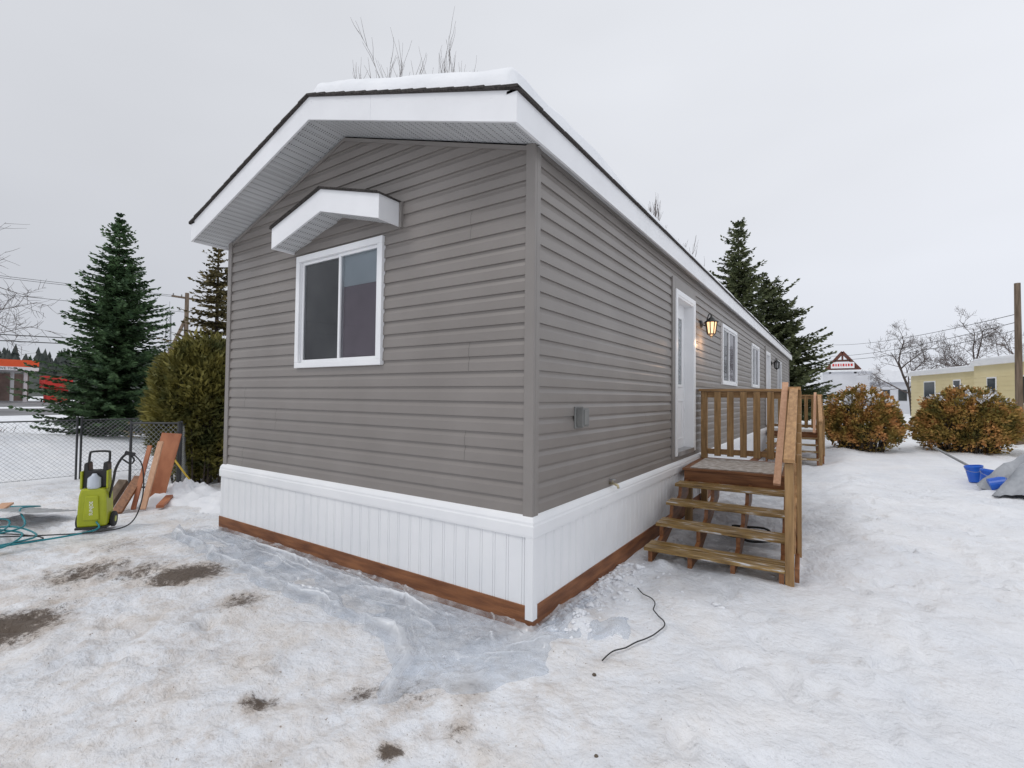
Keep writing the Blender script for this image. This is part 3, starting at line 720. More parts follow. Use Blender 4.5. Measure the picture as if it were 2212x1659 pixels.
# ------------------------------------------------------------------ trees
def kite(vs,fs,p,d,up,L,w):
    n=len(vs); s=d.cross(up)
    if s.length<1e-4: s=d.orthogonal()
    s=s.normalized()*w
    vs+= [tuple(p),tuple(p+d*L*.45+s),tuple(p+d*L),tuple(p+d*L*.45-s)]; fs.append((n,n+1,n+2,n+3))
def conifer(loc,h,r,seed,mat,label,levels=44,nb=8,step=.13,tw=.3,kw=.028,droop=.25,low=.04,power=.85,group=None,lean=(0,0),irr=.25):
    R=random.Random(seed); base=Vector(loc)
    rt=root('conifer_tree',loc,label,'tree',group)
    mb=MB(); ln=Vector((lean[0],lean[1],0))
    mb.tube([base+Vector((0,0,-.2)),base+Vector((0,0,h*.5))+ln*.3,base+Vector((0,0,h*.98))+ln],[h*.018,h*.010,.012],8)
    vs=[];fs=[]
    for i in range(levels):
        t=low+(1-low)*(i+R.random())/levels
        rr0=r*(1-t)**power*(1+.12*math.sin(t*19+seed))
        n=max(3,int(nb*(1 if t<.8 else .6)))
        a0=R.random()*6.28
        for k in range(n):
            rr=max(.08,rr0*R.uniform(1-irr*1.6,1+irr*.6)); a=a0+6.28*k/n+R.uniform(-.35,.35)
            dd=Vector((math.cos(a),math.sin(a),0)); org=base+Vector((0,0,h*t))+ln*t*t
            dr=droop*R.uniform(.6,1.4)-(.55 if t>.85 else .2*t)
            pts=[]
            ns=max(3,int(rr/step))
            for q in range(ns+1):
                s=q/ns; pts.append(org+dd*rr*s+Vector((0,0,-dr*rr*s+.22*rr*s*s)))
            if rr>.5: mb.tube([pts[0],pts[len(pts)//2],pts[-1]],[.012+.006*rr,.008,.003],3,cap=False)
            for q in range(1,ns+1):
                p=pts[q]; dv=(pts[q]-pts[q-1]).normalized(); s=q/ns
                lt=tw*(1-s*.6)*min(1,rr/.8+.3)
                side=dv.cross(Vector((0,0,1))).normalized()
                for sg in (-1,1):
                    for e in range(2):
                        d=(dv*R.uniform(.4,1)+side*sg*R.uniform(.5,1.1)+Vector((0,0,R.uniform(-.55,.25)))).normalized()
                        up=Vector((R.uniform(-1,1),R.uniform(-1,1),R.uniform(.2,1))).normalized()
                        kite(vs,fs,p-dv*R.uniform(0,step),d,up,lt*R.uniform(.6,1.2),kw*R.uniform(.7,1.3))
                kite(vs,fs,p,(dv+Vector((0,0,R.uniform(0,.5)))).normalized(),Vector((R.uniform(-1,1),R.uniform(-1,1),1)).normalized(),lt*.7,kw)
    mb.build('trunk',M_bark,rt,recalc=False)
    m2=MB(); m2.v=vs;m2.f=fs;m2.m=[0]*len(fs); m2.build('crown',mat,rt,recalc=False)
    return rt
conifer((-18,3.05,0),7.5,2.35,3,M_spruce,'dark green spruce tree standing behind the chain link fence',levels=62,nb=12,step=.12,tw=.38,kw=.038,power=.85,droop=.2,irr=.38)
conifer((-13.1,3.9,0),6.3,1.9,5,M_brownfir,'brownish green fir tree behind the cedar hedge',levels=40,nb=9,step=.14,kw=.035,irr=.4)
conifer((-3.3,29.9,0),12.7,3.1,8,M_fir,'tall fir tree rising behind the end of the home',levels=50,nb=9,step=.2,tw=.6,kw=.065,irr=.45,droop=.1,power=.6)
conifer((-.7,32.2,0),9.2,2.9,11,M_fir,'broad leaning fir tree beside the tall fir',levels=42,nb=10,step=.2,tw=.65,kw=.07,irr=.45,droop=.1,power=.42,lean=(-1.3,0))
conifer((19.5,68,0),10.5,2.6,21,M_fir,'small spruce tree beyond the yellow home',levels=30,nb=7,step=.3,tw=.7,kw=.1)

def baretree(loc,h,seed,label,spread=.55,depth=5,r0=.12,upright=.3,first=.3,mult=4,rmin=.004):
    R=random.Random(seed); rt=root('bare_tree',loc,label,'tree')
    tr=MB(); cr=MB()
    def grow(p,d,L,r,lev):
        pts=[p];q=p;dd=d;n=4
        for i in range(n):
            dd=(dd+Vector((R.gauss(0,.09),R.gauss(0,.09),R.gauss(0,.05)+upright*.12))).normalized(); q=q+dd*L/n; pts.append(q)
        rs=[r*(1-.55*i/n) for i in range(n+1)]
        (tr if lev==0 else cr).tube(pts,rs,6 if lev==0 else (4 if lev<3 else 3),cap=False)
        if lev>=depth: return
        k=mult+ (1 if lev==0 else 0)+(2 if lev==0 else 0)
        for i in range(k):
            f=first+(1-first)*(i+R.random())/k if lev==0 else .25+.75*(i+R.random())/k
            idx=min(n-1,int(f*n)); b=pts[idx].lerp(pts[idx+1],f*n-idx)
            az_=R.random()*6.28; o=dd.orthogonal().normalized(); o=Matrix.Rotation(az_,3,dd)@o
            nd=(dd*(1-spread)+o*spread*R.uniform(.7,1.3)+Vector((0,0,upright*.5))).normalized()
            grow(b,nd,L*R.uniform(.45,.68),max(rmin,r*.42),lev+1)
    grow(Vector(loc),Vector((0,0,1)),h*.62,r0,0)
    tr.build('trunk',M_bark,rt,recalc=False); cr.build('crown',M_twig,rt,recalc=False)
    return rt
def scaled_bare(loc,ztop,*a,**k):
    rt=baretree(loc,ztop*.85,*a,**k)
    ch=[o for o in COL.objects if o.parent==rt]
    zm=max(v.co.z for o in ch for v in o.data.vertices)
    f=ztop/zm; L0=Vector(loc); M=Matrix.Translation(L0)@Matrix.Scale(f,4)@Matrix.Translation(-L0)
    for o in ch: o.data.transform(M)
    return rt
scaled_bare((-10.3,8.3,0),12.6,2,'tall bare birch rising behind the snowy roof',spread=.35,upright=.8,r0=.10,depth=4,mult=5,rmin=.007)
scaled_bare((-9.8,8.9,0),13.3,31,'tall bare birch rising behind the snowy roof',spread=.33,upright=.9,r0=.10,depth=4,mult=6,rmin=.007)
scaled_bare((-9.3,9.4,0),13.0,5,'tall bare birch rising behind the snowy roof',spread=.36,upright=.8,r0=.10,depth=4,mult=6,rmin=.007)
scaled_bare((-8.2,24.4,0),13.9,4,'slender bare poplar beyond the roof line',spread=.28,upright=1.1,r0=.12,depth=4,mult=6,rmin=.012)
scaled_bare((-5.9,26.5,0),11.4,14,'slender bare poplar beyond the roof line',spread=.28,upright=1.1,r0=.10,depth=4,mult=5,rmin=.012)
scaled_bare((-16.0,-1.0,0),6.6,6,'bare deciduous tree with thin drooping twigs by the fence',spread=.6,upright=.1,r0=.07,depth=4,mult=5,rmin=.006)
scaled_bare((11.3,52,0),9.6,9,'rounded bare tree behind the yellow home',spread=.6,upright=.2,r0=.16,depth=5,mult=4,rmin=.012)
scaled_bare((14.5,50,0),8.0,19,'rounded bare tree behind the yellow home',spread=.6,upright=.2,r0=.14,depth=5,mult=4,rmin=.012)
scaled_bare((8.2,62,0),10,29,'rounded bare tree behind the yellow home',spread=.6,upright=.2,r0=.16,depth=5,mult=4,rmin=.012)

def bush(name,loc,rx,ry,h,n,seed,mat,label,cat,kl=.22,kw=.022,stems=40,snow=0,group=None,lowgap=0,mid=.5,skirt=0):
    R=random.Random(seed); base=Vector(loc); rt=root(name,loc,label,cat,group)
    mb=MB()
    for i in range(stems):
        a=R.random()*6.28; q=R.random()**.5
        tip=base+Vector((rx*q*.85*math.cos(a),ry*q*.85*math.sin(a),h*R.uniform(.45,.8)))
        b=base+Vector((rx*.55*q*math.cos(a),ry*.55*q*math.sin(a),-.05)); m=b.lerp(tip,.5)+Vector((R.gauss(0,.05),R.gauss(0,.05),.05))
        mb.tube([b,m,tip],[.018,.012,.004],4,cap=False)
    mb.build('stems',M_bark,rt,recalc=False)
    vs=[];fs=[];mi=[]
    i=0
    while i<n:
        d=Vector((R.gauss(0,1),R.gauss(0,1),R.gauss(0,1))).normalized(); rad=R.uniform(.4,1)**.5
        lump=1+.16*noise.noise(d*2.3+Vector((seed,0,0)))+.10*noise.noise(d*6+Vector((0,seed,0)))
        wk=1+skirt*max(0,-d.z)
        x=d.x*rad*lump*wk;y=d.y*rad*lump*wk;zz=(d.z*rad*lump*(1-mid)+mid)
        if zz<lowgap and R.random()<.7: i+=1; continue
        if noise.noise(Vector((x*3.2,y*3.2,zz*4+seed)))<-.25: i+=1; continue
        p=base+Vector((x*rx,y*ry,max(.03,zz*h)))
        o=(Vector((d.x,d.y,d.z*.4+R.uniform(.1,.9)))+Vector((R.gauss(0,.55),R.gauss(0,.55),R.gauss(0,.4)))).normalized()
        kite(vs,fs,p,o,Vector((R.gauss(0,1),R.gauss(0,1),R.gauss(0,1))).normalized(),kl*R.uniform(.5,1.3),kw*R.uniform(.6,1.5))
        mi.append(1 if (snow and zz>.72 and noise.noise(p*3.1)>.22 and R.random()<snow) else 0); i+=1
    m2=MB(); m2.v=vs;m2.f=fs;m2.m=mi; m2.build('foliage',[mat,M_snowlump],rt,recalc=False); return rt
bush('cedar_hedge',(-7.9,1.35,0),.85,.85,2.62,26000,3,M_cedar,'tall yellowish green cedar hedge beside the far corner','hedge',kl=.15,kw=.022,stems=30)
bush('cedar_hedge',(-8.9,2.1,0),.85,.9,2.35,17000,6,M_cedar,'dense cedar hedge behind the first cedar','hedge',kl=.16,kw=.024,stems=20)
bush('winter_bush',(2.42,16.3,0),1.04,1.05,2.0,26000,5,M_bushorange,'rounded rusty brown shrub with bare stems in snow','shrub',kl=.10,kw=.026,stems=130,snow=.7,group='winter shrubs in the snow',lowgap=.16,mid=.47,skirt=.25)
bush('winter_bush',(5.12,17.6,0),1.25,1.2,2.02,30000,9,M_bushorange,'wide rusty brown shrub dusted with snow','shrub',kl=.10,kw=.026,stems=150,snow=.8,group='winter shrubs in the snow',lowgap=.16,mid=.47,skirt=.25)
vs=[];fs=[];R=random.Random(1)
for i in range(3200):
    x=R.gauss(-19.5,2.2);y=R.gauss(-2.2,1.0)
    if x>-13 : continue
    p=Vector((x,y,gh(x,y)-.02)); kite(vs,fs,p,Vector((R.gauss(0,.6),R.gauss(0,.6),1)).normalized(),Vector((R.random(),R.random(),0)).normalized(),R.uniform(.08,.28),.010)
m2=MB(); m2.v=vs;m2.f=fs;m2.m=[0]*len(fs); o=m2.build('dry_grass',M_drygrass,None,recalc=False); o['kind']='stuff'; o['label']='patch of dry brown weeds poking through snow'; o['category']='grass'
vs=[];fs=[];R=random.Random(4)
for i in range(2200):
    a=R.uniform(math.radians(30),math.radians(190)); d=R.uniform(240,420); x=d*math.cos(a);y=d*math.sin(a)
    left=smooth(math.radians(120),math.radians(165),a)
    gz=6*left+ (d-240)/180*14*left; hh=R.uniform(5,10)*(.75+.35*left); rr=hh*.26
    k=6
    for l in range(3):
        n=len(vs); zb=gz+hh*(.05+.28*l); rl=rr*(1-.27*l)
        vs.append((x,y,gz+hh*(.55+.225*l)))
        for q in range(k):
            an=q*6.28/k+R.random(); r_=rl*R.uniform(.7,1.2); vs.append((x+r_*math.cos(an),y+r_*math.sin(an),zb+R.uniform(-.5,.5)))
        for q in range(k): fs.append((n,n+1+q,n+1+(q+1)%k))
    n=len(vs); vs+= [(x-.5,y,-1),(x+.5,y,-1),(x,y,gz+hh*.3)]; fs.append((n,n+1,n+2))
m2=MB(); m2.v=vs;m2.f=fs;m2.m=[0]*len(fs); o=m2.build('distant_forest',M_farforest,None,recalc=False); o['kind']='stuff'; o['label']='dark distant conifer forest along the horizon'; o['category']='forest'
mb=MB(); k=80; vs=[];fs=[]
for i in range(k+1):
    a=math.radians(120+70*i/k); e=smooth(0,25,i)
    for d,z in ((225,-.5),(250,5.5*e),(300,11*e),(420,20*e),(600,22*e)):
        vs.append((d*math.cos(a),d*math.sin(a),z-.5))
for i in range(k):
    for j in range(4): fs.append((i*5+j,(i+1)*5+j,(i+1)*5+j+1,i*5+j+1))
mb.add(vs,fs); o=mb.build('hill',M_farforest,None,smooth=True); o['kind']='structure'; o['label']='low forested hill beyond the highway'

# ------------------------------------------------------------------ FENCE
def fence_run(p,q,h=1.08,npost=2,label='',gap=.075):
    p=Vector((*p,0));q=Vector((*q,0));L=(q-p).length;d=(q-p)/L
    fr=root('chain_link_fence',tuple(p),label,'fence','chain link fence panels around the yard')
    for i in range(npost):
        c=p+d*L*i/max(1,npost-1); mb=MB(); mb.tube([c+Vector((0,0,-.1)),c+Vector((0,0,h+.04))],.018,10); mb.lathe(c+Vector((0,0,h+.04)),[(.024,0),(.022,.02),(0,.035)],10); mb.build('fence_post',M_darkfence,fr)
    mb=MB(); mb.tube([p+Vector((0,0,h)),q+Vector((0,0,h))],.012,8); mb.build('fence_rail',M_darkfence,fr)
    mb=MB(); s=-h
    mb.tube([p+Vector((0,0,.06)),q+Vector((0,0,.06))],.004,4)
    while s<L:
        for sg in (1,-1):
            a0_=s
            z0_,z1_=(.05,h-.01) if sg>0 else (h-.01,.05)
            t0=max(0,(0-a0_)/h);t1=min(1,(L-a0_)/h)
            if t1-t0>.02:
                A_=p+d*(a0_+h*t0)+Vector((0,0,z0_+(z1_-z0_)*t0)); B_=p+d*(a0_+h*t1)+Vector((0,0,z0_+(z1_-z0_)*t1))
                mb.tube([A_,B_],.0022,3,cap=False)
        s+=gap
    mb.build('chain_link_mesh',M_galv,fr,recalc=False); return fr
fence_run((-10.0,-4.2),(-9.9,.06),label='low chain link fence panel with black posts in snow')
fence_run((-9.9,.12),(-9.9,2.2),label='low chain link fence panel behind the pressure washer')
fence_run((-9.84,2.22),(-7.02,.62),label='chain link fence panel running towards the house corner')
mb=MB(); 
g0=Vector((-6.96,.56,0)); g1=Vector((-7.55,.12,0))
gate=root('gate',tuple(g0),'open black framed chain link gate beside the leaning boards','gate')
for c in (g0,g1): mb.tube([c+Vector((0,0,0)),c+Vector((0,0,1.15))],.020,8)
mb.tube([g0+Vector((0,0,1.12)),g1+Vector((0,0,1.12))],.016,8); mb.tube([g0+Vector((0,0,.1)),g1+Vector((0,0,.1))],.016,8)
mb.build('gate_frame',M_darkfence,gate)
mb=MB(); L_=(g1-g0).length; d_=(g1-g0)/L_
for i in range(-14,15):
    for sg in (1,-1):
        a=i*.075; t0=max(0,-a);t1=min(1.0,L_-a)
        if t1>t0:
            z=lambda t:(.1+1.0*t) if sg>0 else (1.1-1.0*t)
            mb.tube([g0+d_*(a+t0)+Vector((0,0,z(t0))),g0+d_*(a+t1)+Vector((0,0,z(t1)))],.0026,3,cap=False)
mb.build('chain_link_mesh',M_galv,gate,recalc=False)

# ------------------------------------------------------------------ leaning boards etc
def board(name,p0,p1,w,t,side,mat,label,cat='board'):
    mb=MB(); mb.beam(p0,p1,w,t,side=side); return tag(mb.build(name,mat,None,bevel=.004),label,cat)
board('plywood_sheet',(-6.50,.06,0.0),(-6.74,.38,.98),.27,.018,(.62,.75,0),M_ply,'reddish stained plywood offcut leaning against the fence post')
board('plank',(-6.14,-.18,0),(-6.54,.16,.88),.07,.035,(.6,.75,0),M_wfresh,'fresh pale plank leaning on the plywood')
board('plank',(-6.23,-.26,0),(-6.64,.06,.82),.055,.035,(.6,.75,0),M_ply,'reddish narrow plank leaning beside another plank')
board('plank',(-6.18,-.46,0),(-6.52,-.10,.40),.12,.04,(.6,.75,0),M_sx,'short dark brown timber offcut leaning on the planks')
board('plank',(-6.35,-.55,0),(-6.62,-.25,.34),.11,.09,(.6,.75,0),M_pole,'short weathered timber block leaning on the planks')
board('plank',(-5.95,-.05,.04),(-6.35,.22,.09),.09,.04,None,M_ply,'short orange scrap board lying in the snow heap')
mb=MB(); mb.tube([(-6.62,.72,.05),(-6.93,.45,.62)],.014,8)
sh=root('shovel',(-6.6,.75,0),'yellow handled shovel standing in a snow heap','shovel'); mb.build('handle',M_yellowh,sh,smooth=True)
mb=MB(); mb.beam((-6.62,.72,.10),(-6.5,.83,-.1),.22,.012,side=(.7,-.7,0)); mb.build('blade',M_black,sh)
def heap(loc,rx,ry,h,seed,label):
    mb=MB(); vs=[];fs=[];n=44;m=16
    for j in range(m+1):
        f=j/m
        for i in range(n):
            a=6.283*i/n; d=Vector((math.cos(a)*f,math.sin(a)*f,0)); l=1+.3*noise.noise(d*2+Vector((seed,0,0)))
            z=h*(1-f*f)*(1+.6*noise.noise(d*3.5+Vector((0,seed,0)))+.5*noise.noise(d*9+Vector((0,seed,0))))-.03*f
            vs.append((loc[0]+rx*d.x*l,loc[1]+ry*d.y*l,loc[2]+z))
    for j in range(m):
        for i in range(n): fs.append((j*n+i,j*n+(i+1)%n,(j+1)*n+(i+1)%n,(j+1)*n+i))
    mb.add(vs,fs); o=mb.build('snow_heap',M_snowlump,None,smooth=True,recalc=False); o['kind']='stuff'; o['label']=label; o['category']='snow'
heap((-6.6,.5,0),.7,.6,.20,1,'shovelled snow heap around the leaning boards')
heap((-5.6,.8,0),.8,.6,.14,2,'low snow heap by the corner of the skirting')
mb=MB(); R=random.Random(12)
bm=bmesh.new(); bmesh.ops.create_icosphere(bm,subdivisions=2,radius=1); IV=[v.co.copy() for v in bm.verts]; IF=[tuple(v.index for v in f.verts) for f in bm.faces]; bm.free()
for i in range(420):
    if i<260: x=.06+abs(R.gauss(0,.14));y=R.uniform(.0,1.7)
    elif i<370: x=R.uniform(.1,1.3);y=R.uniform(.6,3.5)
    else: x=R.uniform(-4.8,-5.4);y=R.uniform(-.2,.6)
    s=R.uniform(.005,.020)*(1 if R.random()<.85 else 1.8)*(1 if i<260 else .65); c=Vector((x,y,gh(x,y)+s*.1)); sx=R.uniform(.7,1.5);sy=R.uniform(.7,1.5);o_=R.uniform(0,50)
    mb.add([c+Vector((q.x*sx,q.y*sy,q.z*.65))*s*(1+.9*noise.noise(q*1.9+Vector((o_,0,0)))) for q in IV],IF)
o=mb.build('snow_clods',M_snowlump,None,smooth=True,recalc=False); o['kind']='stuff'; o['label']='loose broken snow clods beside the skirting'; o['category']='snow'
for (x,y,s) in ((1.25,-1.18,.022),(.62,-.3,.012),(2.3,-.2,.012),(.9,-.9,.009)):
    mb=MB(); mb.lathe((x,y,gh(x,y)+s*.2),[(0,s*.8),(s*.8,s*.5),(s*1.1,0),(s*.7,-s*.5),(0,-s*.6)],9)
    tag(mb.build('stone',M_stone,None,smooth=True),'small brown stone lying on the snow','stone','small stones on the snow')

# ------------------------------------------------------------------ pressure washer
Tw=Matrix.Translation((-5.5,-.87,.0))@Matrix.Rotation(math.radians(58),4,'Z')
pw=root('pressure_washer',(-5.5,-.87,0),'lime green and black upright electric pressure washer standing in snow','pressure washer')
mb=MB(Tw)
mb.prism([(-.135,.04),(.135,.04),(.14,.12),(.128,.40),(.11,.48),(-.11,.48),(-.128,.40),(-.14,.12)],1,-.13,.12)
body=mb.build('body',M_lime,pw,bevel=.02)
mb=MB(Tw); mb.prism([(-.075,.12),(.075,.12),(.06,.40),(-.06,.40)],1,-.15,-.128); mb.build('front_cover',M_lime,body,bevel=.01)
mb=MB(Tw); mb.prism([(-.12,.482),(.12,.482),(.115,.62),(.11,.76),(.09,.78),(.07,.77),(.065,.68),(-.065,.68),(-.07,.77),(-.09,.78),(-.11,.76),(-.115,.62)],1,-.05,.10); mb.build('top_housing',M_black,body,bevel=.010)
for x in (-.132,.112):
    mb=MB(Tw); mb.box(x,x+.020,-.085,.03,.47,.68); mb.build('side_stripe',M_lime,body,bevel=.006)
mb=MB(Tw); mb.box(-.15,.15,-.15,.13,.015,.045); mb.build('base',M_black,body,bevel=.01)
mb=MB(Tw); mb.lathe((-.0,-.08,.48),[(0,0),(.06,0),(.066,.02),(.062,.12),(.03,.15),(.02,.17),(.0,.17)],14); mb.build('detergent_bottle',M_bottle,body,smooth=True)
mb=MB(Tw); mb.tube(smooth_path([(-.095,.06,.72),(-.095,.08,.86),(-.07,.09,.89),(.07,.09,.89),(.095,.08,.86),(.095,.06,.72)],4),.013,8); mb.build('handle',M_black,pw,smooth=True)
for x in (-.16,.16):
    mb=MB(Tw); ax=Matrix.Rotation(math.pi/2,3,'Y')
    mb.lathe((x-.02,.04,.085),[(.0,0),(.05,0),(.085,.004),(.09,.012),(.09,.032),(.085,.04),(.05,.04),(0,.04)],20,axis=ax)
    w_=mb.build('wheel',M_rubber,pw)
    mb=MB(Tw); mb.lathe((x-.022,.04,.085),[(0,0),(.03,0),(.035,.005),(.035,.044),(0,.044)],14,axis=ax); mb.build('hub',M_lime,w_)
mb=MB(Tw); mb.tube(smooth_path([(.13,-.02,.35),(.17,-.05,.55),(.19,-.04,.70),(.25,-.03,.83),(.32,-.03,.88)],5),.014,8); mb.beam((.27,-.03,.88),(.37,-.03,.85),.03,.04); mb.tube(smooth_path([(.29,-.03,.87),(.36,-.03,.80),(.33,-.03,.74),(.25,-.03,.80)],4),.010,6)
mb.build('spray_gun',M_black,pw)
MT=Tw@Matrix.Translation((.0,-.152,.26))@Matrix.Rotation(math.radians(90),4,'X')@Matrix.Rotation(math.radians(90),4,'Z')
text_mesh('lettering','SUNJOE',.046,MT,M_white,body)
def w2(p): return Tw@Vector(p)
mb=MB(); hp=smooth_path([w2((.37,-.03,.84)),w2((.45,-.05,.7)),w2((.47,-.1,.35)),w2((.38,-.2,.06)),w2((.1,-.35,.03)),w2((-.4,-.3,.03)),w2((-.9,-.2,.03)),w2((-1.4,-.35,.03)),w2((-1.0,-.6,.03)),w2((-.3,-.5,.035)),w2((-.8,-.1,.04)),w2((-1.5,.1,.03))],10)
mb.tube(hp,.007,6); tag(mb.build('power_cable',M_rubber,None,smooth=True),'black cable looping from the pressure washer onto snow','cable')
mb=MB()
cx,cy=-5.75,-1.75
ctrl=[w2((.05,-.14,.10)),w2((.05,-.3,.03))]
for i in range(26):
    a=i*1.05; rr=.35+.16*math.sin(i*1.3); ctrl.append(Vector((cx+rr*1.5*math.cos(a)-.02*i,cy+rr*.8*math.sin(a),.04+.001*i)))
ctrl+= [Vector((-6.6,-1.3,.15)),Vector((-7.2,-1.0,.05)),Vector((-7.8,-1.4,.03))]
mb.tube(smooth_path(ctrl,7),.010,6); tag(mb.build('garden_hose',M_teal,None,smooth=True),'tangled teal garden hose lying on the snow','hose')
mb=MB(Matrix.Translation((-6.75,-1.25,.10))@Matrix.Rotation(math.radians(25),4,'Z')@Matrix.Rotation(math.radians(-10),4,'X'))
mb.box(-.45,.45,-.3,.3,0,.006)
for i in range(9): mb.box(-.44+i*.108,-.43+i*.108,-.3,.3,.0062,.016)
tag(mb.build('corrugated_sheet',M_panel,None),'ribbed pale metal sheet lying on the snow','metal sheet')
board('plank',(-7.2,-1.3,.14),(-6.5,-1.75,.03),.12,.025,None,M_wfresh,'short pale plank lying beside the metal sheet')

# ------------------------------------------------------------------ right yard clutter
def bucket(loc,R_,label):
    T=Matrix.Translation(loc)@R_; rt=root('bucket',loc,label,'bucket','blue plastic buckets in the snow')
    mb=MB(T); mb.lathe((0,0,0),[(0,.0),(.11,0),(.13,.27),(.14,.27),(.143,.30),(.133,.31),(.124,.30),(.105,.02),(0,.02)],22); mb.build('pail',M_blue,rt,smooth=False)
    mb=MB(T); mb.tube(smooth_path([(-.14,0,.27),(-.12,-.11,.23),(0,-.17,.20),(.12,-.11,.23),(.14,0,.27)],5),.004,5); mb.build('handle',M_chrome,rt)
bucket((4.05,9.30,.05),Matrix.Rotation(math.radians(8),4,'Y'),'upright blue bucket beside the grey tarp')
bucket((4.0,9.85,.06),Matrix.Rotation(math.radians(-8),4,'Y'),'blue bucket standing behind another bucket')
bucket((4.0,8.92,.13),Matrix.Rotation(math.radians(75),4,'Y'),'tipped over blue bucket in the snow')
mb=MB(); vs=[];fs=[];n=90;m=26
for j in range(m+1):
    f=j/m
    for i in range(n):
        a=6.283*i/n; l=1+.10*math.sin(a*5+1)+.06*math.sin(a*11)
        cv=Vector((math.cos(a)*f*2,math.sin(a)*f*2,2))
        z=.92*(1-f**1.6)+.12*noise.noise(cv)+.10*abs(noise.noise(cv*2.2))+.06*f*math.sin(a*9)*(1-f)*3+.03*noise.noise(cv*7)
        vs.append((5.0+1.1*f*l*math.cos(a),8.9+1.1*f*l*math.sin(a),max(-.02,z)+.03))
for j in range(m):
    for i in range(n): fs.append((j*n+i,j*n+(i+1)%n,(j+1)*n+(i+1)%n,(j+1)*n+i))
mb.add(vs,fs); tag(mb.build('tarp_covered_pile',M_tarp,None,smooth=True,recalc=False),'pile covered by a crumpled grey tarpaulin in the snow','tarp')
mb=MB(); mb.tube([(3.6,11.5,.55),(4.35,8.6,.05)],.025,10); tag(mb.build('metal_pipe',M_galv,None,smooth=True),'long grey pipe propped beside the blue buckets','pipe')

# ------------------------------------------------------------------ yellow home
d_=Vector((.316,-.949,0)); inn=Vector((.949,.316,0))
TY=Matrix(((d_.x,inn.x,0,5.4),(d_.y,inn.y,0,34.1),(0,0,1,0),(0,0,0,1)))
yh=root('mobile_home',(7.4,33,0),'pale yellow flat roofed mobile home with white trim','house')
mb=MB(TY); mb.box(0,6.2,0,4,.3,3.05); mb.box(6.2,15,-.25,4,.3,3.25)
z=.5
while z<2.9: mb.box(0,6.2,-.012,0,z,z+.10); mb.box(6.2,15,-.262,-.25,z,z+.1); z+=.2
mb.build('wall',M_yellow,yh)
mb=MB(TY); mb.box(-.15,6.19,-.15,4.1,3.05,3.25); mb.box(6.2,15.1,-.4,4.1,3.25,3.48); rf=mb.build('roof',M_white,yh)
mb=MB(TY); mb.box(-.1,6.1,-.05,4.0,3.251,3.36); mb.box(6.25,15,-.3,4.0,3.481,3.6); mb.build('roof_snow',M_roofsnow,rf,bevel=.04)
mb=MB(TY); mb.box(7.6,8.0,1.6,2.0,3.4,4.2); mb.build('chimney',M_black,rf)
for (a,b,o) in ((1.5,2.5,0),(4.2,4.7,0),(7.2,7.7,-.25),(9,10.2,-.25)):
    mb=MB(TY); mb.box(a-.06,b+.06,o-.04,o-.013,1.5,2.7); wn=mb.build('window',M_white,yh); mb=MB(TY); mb.box(a,b,o-.05,o-.041,1.56,2.64); mb.build('pane',M_darkglass,wn)
mb=MB(TY); mb.box(0,15,.05,3.9,-.1,.3); mb.build('skirting',M_offwhite,yh)
# white buildings
wh=root('sign_building',(3,71,0),'white building with snowy roof and timber gable sign tower','building')
mb=MB(); mb.box(.3,5.0,69.8,76,0,5.1); mb.box(-2.2,.3,71,77,0,3.4); mb.box(5.0,9.4,71,79,0,3.9)
mb.build('wall',M_offwhite,wh)
mb=MB(); mb.box(.1,5.2,69.6,76.2,5.1,5.35); mb.prism([(-3,3.3),(.3,3.3),(.3,5.0),(-.6,4.6)],1,70.7,77.3); mb.prism([(5.0,3.8),(9.8,3.8),(8.6,5.1),(5.0,5.6)],1,70.7,79.3)
mb.build('roof',M_roofsnow,wh,bevel=.05)
mb=MB()
for yy in (69.9,71.4):
    for a,b in (((.5,5.35),(2.3,7.6)),((4.1,5.35),(2.3,7.6))): mb.beam((a[0],yy,a[1]),(b[0],yy,b[1]),.28,.30,side=(0,1,0))
    mb.beam((.8,yy,5.5),(3.8,yy,5.5),.28,.2,side=(0,1,0)); mb.beam((1.5,yy,6.55),(3.1,yy,6.55),.28,.14,side=(0,1,0)); mb.beam((2.3,yy,6.5),(2.3,yy,7.4),.2,.16,side=(1,0,0))
for x in (1.0,3.6): mb.beam((x,69.9,4.9),(x,69.9,5.7),.25,.2,side=(1,0,0))
mb.build('timber_gable',M_timber,wh)
mb=MB(); mb.box(1.1,3.5,69.65,69.72,5.55,6.30); sg=mb.build('sign_board',M_white,wh)
mb=MB(); x=1.25
for i,w in enumerate((.2,.12,.16,.1,.18,.12,.16,.2)):
    mb.box(x,x+w,69.62,69.648,5.8,6.1); x+=w+.12
mb.build('sign_letters',M_red,sg)
for (a,b,c,e,y) in ((6,7,1.6,2.9,71),(7.8,8.6,1.6,2.9,71),(3.4,4.4,.6,2.4,69.8),(-1.6,-.8,1.4,2.6,71)):
    mb=MB(); mb.box(a,b,y-.06,y-.002,c,e); mb.build('window',M_darkglass,wh)
for (x,y,w,h,dp,lab,m) in ((9.8,80,5,4.2,6,'small grey house with snowy roof in the distance',M_offwhite),(-16,85,9,4,7,'low white house with snowy roof in the distance',M_offwhite)):
    hh=root('distant_house',(x,y,0),lab,'house'); mb=MB(); mb.box(x,x+w,y,y+dp,0,h*.65); mb.build('wall',m,hh)
    mb=MB(); mb.prism([(x-.4,h*.65),(x+w+.4,h*.65),(x+w/2,h)],1,y-.4,y+dp+.4); mb.build('roof',M_roofsnow,hh)
